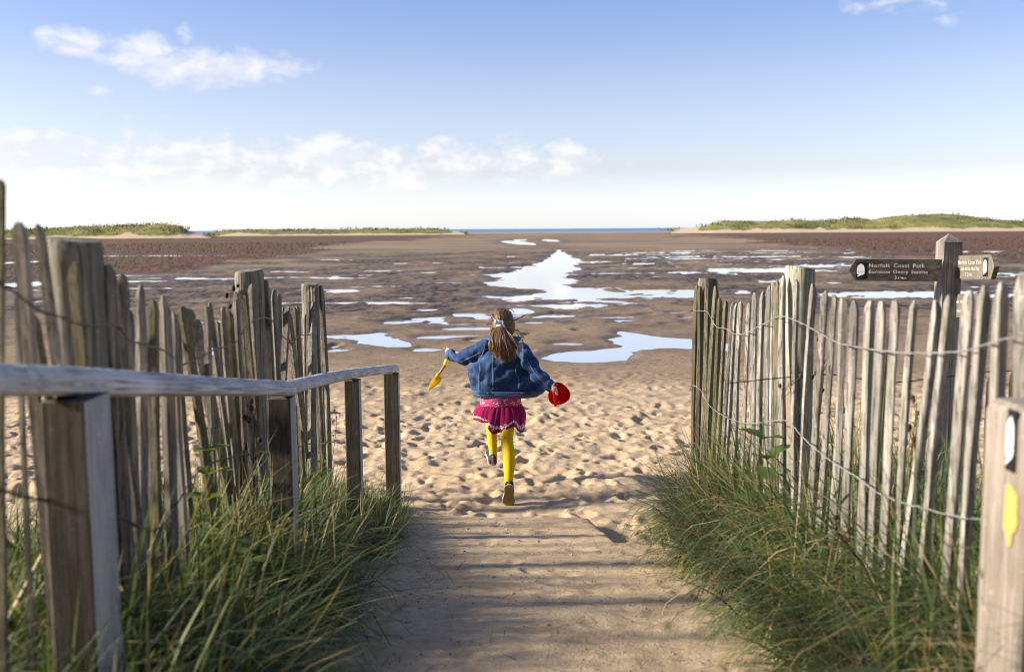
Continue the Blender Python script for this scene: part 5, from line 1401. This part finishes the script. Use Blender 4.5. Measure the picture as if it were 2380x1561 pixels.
shoe(K(556, 1180, 6.36), K(546, 1075, 6.53), Vector((.05, -.35, 1)), 'grey navy slip-on shoe with pale rim lifted in front')

# --- hair
def strands(name, paths, rad, cols, parent, mat=M['hair'], sides=4):
    V, Fc, Cc = [], [], []
    for P, r0, c in zip(paths, rad, cols):
        mb = MB(); k = len(P); mb.tube(P, [r0 * (1.0 if i < k * .6 else 1 - .8 * (i - k * .6) / (k * .4)) for i in range(k)], sides, False)
        b = len(V); V += mb.v; Fc += [tuple(i + b for i in f) for f in mb.f]
        for i in range(k):
            t = i / (k - 1); Cc += [(c[0] * (1 + .5 * t), c[1] * (1 + .45 * t), c[2] * (1 + .35 * t), 1)] * sides
    return put_mesh(name, V, Fc, mat, parent, True, attrs={'tint': np.array(Cc)})
rh = random.Random(3)
pal = [(.085, .048, .022), (.12, .068, .030), (.17, .098, .042), (.24, .145, .065), (.055, .031, .016)]
# scalp: a shell with a parted, brushed-back look
tie = K(612, 206, 6.238)
mb = MB(); nu, nvv = 40, 22; rings = []
for i in range(nvv + 1):
    th = math.pi * i / nvv * .82 + .02
    rings.append([hd + Vector((.078 * math.sin(th) * math.cos(2 * math.pi * j / nu), .089 * math.sin(th) * math.sin(2 * math.pi * j / nu) - (.004 if 1 else 0), .103 * math.cos(th))) for j in range(nu)])
F2 = []; k0 = 0
for i in range(nvv):
    for j in range(nu):
        a = 2 * math.pi * (j + .5) / nu; th = math.pi * (i + .5) / nvv * .82
        if math.sin(a) > .35 and th > .95: continue
        if math.sin(a) > -.15 and th > 1.75: continue
        F2.append((i * nu + j, i * nu + (j + 1) % nu, (i + 1) * nu + (j + 1) % nu, (i + 1) * nu + j))
Vh = [tuple(p) for r2 in rings for p in r2]
hair = put_mesh('hair', Vh, F2, M['hair'], Gl, True, attrs={'tint': np.tile([.075, .042, .02, 1], (len(Vh), 1))})
hair['label'] = 'light brown hair tied back in a windblown ponytail'
paths, rads, cols = [], [], []
for _ in range(520):
    a = rh.uniform(0, 2 * math.pi); th = math.acos(rh.uniform(-.55, 1.0))
    p = Vector((math.sin(th) * math.cos(a), math.sin(th) * math.sin(a), math.cos(th)))
    if p.y > .45 and p.z < .45: continue
    tl = tie - hd; e = Vector((tl.x / .08, tl.y / .091, tl.z / .105)).normalized()
    P = []; lift = rh.uniform(1.0, 1.035) + (.03 if rh.random() < .06 else 0)
    for i in range(8):
        t = i / 7 * .96; q_ = p.slerp(e, t) if p.dot(e) > -.98 else p
        P.append(hd + Vector((q_.x * .080, q_.y * .091, q_.z * .105)) * (lift + .02 * math.sin(t * 3.1) * rh.random()))
    paths.append(P); rads.append(rh.uniform(.0012, .0024)); cols.append(rh.choice(pal))
strands('brushed_hair', paths, rads, cols, hair)
paths, rads, cols = [], [], []
for i in range(560):
    u = rh.gauss(0, .45); u = max(-1.15, min(1.25, u)); dp = rh.uniform(-.022, .022)
    L = rh.uniform(.80, 1.05); fly = 0
    if u > .75 and rh.random() < .5: fly = rh.uniform(.2, 1)
    ex = 645 + u * 92 + fly * 60; ey = 205 + 255 * L - abs(u) * 38 - fly * 60
    Yt = 6.118 + dp * .9 + abs(u) * .008
    keys = [tuple(tie + Vector((u * .010, dp * .3, 0))), tuple(K(612 + u * 42, 232 + abs(u) * 8, 6.178 + dp * .6)), tuple(K(622 + u * 74 + 4 * math.sin(i), 300, 6.135 + dp)), tuple(K(636 + u * 92 + 7 * math.sin(i * 1.7), 300 + (ey - 300) * .55, 6.12 + dp)), tuple(K(ex + 5 * math.sin(i * 2.3), ey, Yt))]
    paths.append([Vector(p) for p in spline(keys, 13)]); rads.append(rh.uniform(.0016, .0034)); b = rh.choice(pal[1:4] if u < -.1 else pal); cols.append(b)
pt = strands('ponytail', paths, rads, cols, hair)
paths, rads, cols = [], [], []
for keys in ([(690, 180), (720, 165), (760, 145), (805, 128)], [(685, 185), (712, 172), (745, 160), (780, 138)], [(560, 195), (540, 200), (520, 195), (508, 186)], [(560, 170), (545, 180), (525, 200), (512, 205)], [(680, 235), (720, 245), (755, 280), (765, 320)], [(680, 240), (725, 262), (745, 300), (790, 345)], [(670, 235), (730, 240), (770, 290), (778, 300)], [(600, 105), (585, 96), (600, 90), (630, 92)], [(640, 100), (665, 92), (690, 100), (705, 120)], [(560, 215), (545, 250), (530, 320), (522, 345)], [(690, 350), (740, 365), (770, 380), (795, 392)], [(680, 340), (745, 350), (765, 370), (785, 385)], [(700, 360), (735, 395), (750, 410), (758, 415)]):
    for r2 in range(4):
        kk = [tuple(K(x + rh.uniform(-3, 3), y_ + rh.uniform(-3, 3), 6.24 - .05 * i / 3 if y_ > 220 else 6.27)) for i, (x, y_) in enumerate(keys)]
        paths.append([Vector(p) for p in spline(kk, 12)]); rads.append(rh.uniform(.0007, .0013)); cols.append(rh.choice(pal[2:4]))
strands('loose_wisps', paths, rads, cols, hair)
# printed hair tie with a two-loop bow
mb = MB(); ax = (K(606, 214, 6.2) - K(640, 224, 6.2)).normalized()
tr_ = []
for i in range(19):
    q_ = 2 * math.pi * i / 18; tr_.append(tie + Vector((.019 * math.cos(q_), -.006 + .016 * math.sin(q_), -.004 - .006 * math.cos(q_))))
mb.tube(tr_, [.0095 + .002 * (i % 2) for i in range(19)], 8); ht = mb.build('hair_tie', M['bow'], hair, True)
for cx, cy, an in ((582, 180, .5), (612, 181, -.35), (626, 214, -1.2)):
    c = K(cx, cy, 6.215); b0 = tie + Vector((0, -.022, .004)); d = (c - b0); L = d.length * 1.25; d.normalize(); sd = Vector((0, 1, 0)).cross(d).normalized()
    mb = MB(); P = []
    prof = [(0, .004), (.35, .013), (.75, .0165), (1.0, .012), (1.06, .004)]
    F_up = [b0 + d * (f * L) + sd * w_ - Vector((0, .006 * math.sin(f * 3), 0)) for f, w_ in prof] + [b0 + d * (f * L) - sd * w_ - Vector((0, .006 * math.sin(f * 3), 0)) for f, w_ in prof[::-1]]
    m_ = len(F_up); V = F_up + [p + Vector((0, .007, 0)) for p in F_up]; mb.add(V, [tuple(range(m_)), tuple(range(2 * m_ - 1, m_ - 1, -1))] + [(i, (i + 1) % m_, m_ + (i + 1) % m_, m_ + i) for i in range(m_)])
    mb.build('bow_loop', M['bow'], ht)

# ------------------------------------------------------------------ toys
Sd = thing('toy_spade', tuple(K(107, 655, 6.40)), "yellow plastic toy spade with wooden shaft in the child's raised hand", 'toy spade')
s0, s1_, s2_, s3_, s4_ = K(262, 388, 6.425), K(232, 476, 6.42), K(180, 545, 6.412), K(170, 566, 6.41), K(107, 655, 6.40)
ax = (s4_ - s0).normalized()
mb = MB(); mb.tube([s0, K(244, 430, 6.422), K(238, 450, 6.421), K(230, 470, 6.42), K(224, 484, 6.42)], [.009, .009, .0135, .0145, .0125], 14); mb.build('grip', M['ytoy'], Sd, True)
mb = MB(); mb.tube([K(226, 480, 6.42), K(203, 515, 6.416), K(178, 552, 6.412)], .0085, 12); mb.build('shaft', M['beech'], Sd, True)
mb = MB(); mb.tube([K(184, 540, 6.413), K(176, 553, 6.412), K(168, 566, 6.411), K(160, 585, 6.41)], [.0115, .0135, .0125, .008], 14); mb.build('socket', M['ytoy'], Sd, True)
mb = MB(); dx_ = (K(107, 655, 6.40) - K(180, 560, 6.41)); LB = dx_.length; dx_.normalize(); sdv = dx_.cross(Vector((0, -1, .0))).normalized(); nb = sdv.cross(dx_); rows_ = []
sdv = (sdv * .75 + nb * .66).normalized(); nb = sdv.cross(dx_).normalized()
for f, w_ in [(0, .012), (.06, .025), (.18, .032), (.35, .031), (.55, .025), (.75, .017), (.9, .008), (1.0, .0015)]:
    c = K(182, 560, 6.41) + dx_ * (f * LB); rows_.append([c + sdv * (w_ * s) + nb * (.010 * (s * s) * (1 - f * .5)) for s in (-1, -.6, -.2, .2, .6, 1)])
mb.loft(rows_, False, False, closed=False); bl = mb.build('blade', M['ytoy'], Sd, True); so_ = bl.modifiers.new('s', 'SOLIDIFY'); so_.thickness = .003

bc = K(1014, 683, 6.06)
Bk = thing('toy_bucket', tuple(bc), "red plastic toy bucket swinging from the child's right hand", 'toy bucket')
axis = Vector((.14, .96, -.16)).normalized()     # from the rim into the bucket
bu = axis.cross(Vector((0, 0, 1))).normalized(); bv = bu.cross(axis).normalized()
def bring(z, r, sq=0.0):
    out = []
    for j in range(36):
        q_ = 2 * math.pi * j / 36
        rr = r * (1 + .06 * math.cos(q_ * 3 + .6))
        out.append(bc + axis * z + bu * (rr * math.cos(q_)) + bv * (rr * 1.04 * math.sin(q_)))
    return out
mb = MB(); mb.loft([bring(.004, .0665), bring(-.002, .0675), bring(-.004, .065), bring(.0, .0625), bring(.03, .058), bring(.075, .052), bring(.108, .046), bring(.112, .040)], False, True)
mb.build('inside', M['rtoy'], Bk, True)
mb = MB(); mb.loft([bring(.004, .0665), bring(.010, .0672), bring(.012, .0635), bring(.05, .0585), bring(.10, .052), bring(.118, .049), bring(.12, .044)], False, True)
mb.build('shell', M['rtoy'], Bk, True)
e1, e2 = K(987, 608, 6.05), K(1024, 755, 6.045)
for e in (e1, e2):
    mb = MB(); mb.tube([e + (bc - e) * .35, e + (bc - e) * .12, e], [.012, .0095, .0085], 10); mb.build('ear', M['rtoy'], Bk, True)
mb = MB(); mb.tube([K(974, 640, 6.035), K(982, 690, 6.028), K(990, 745, 6.02), K(992, 768, 6.018)], .0088, 12); mb.build('grip', M['rtoy'], Bk, True)
for P in ([e1 + Vector((-.004, -.012, .002)), K(980, 618, 6.03), K(974, 642, 6.033)], [K(992, 768, 6.018), K(1004, 771, 6.02), e2 + Vector((0, -.012, -.004))]):
    mb = MB(); mb.tube(spline(P, 8), .0028, 6); mb.build('cord', M['rope'], Bk, True)

for o in bpy.data.objects:
    if '_o' in o: del o['_o']
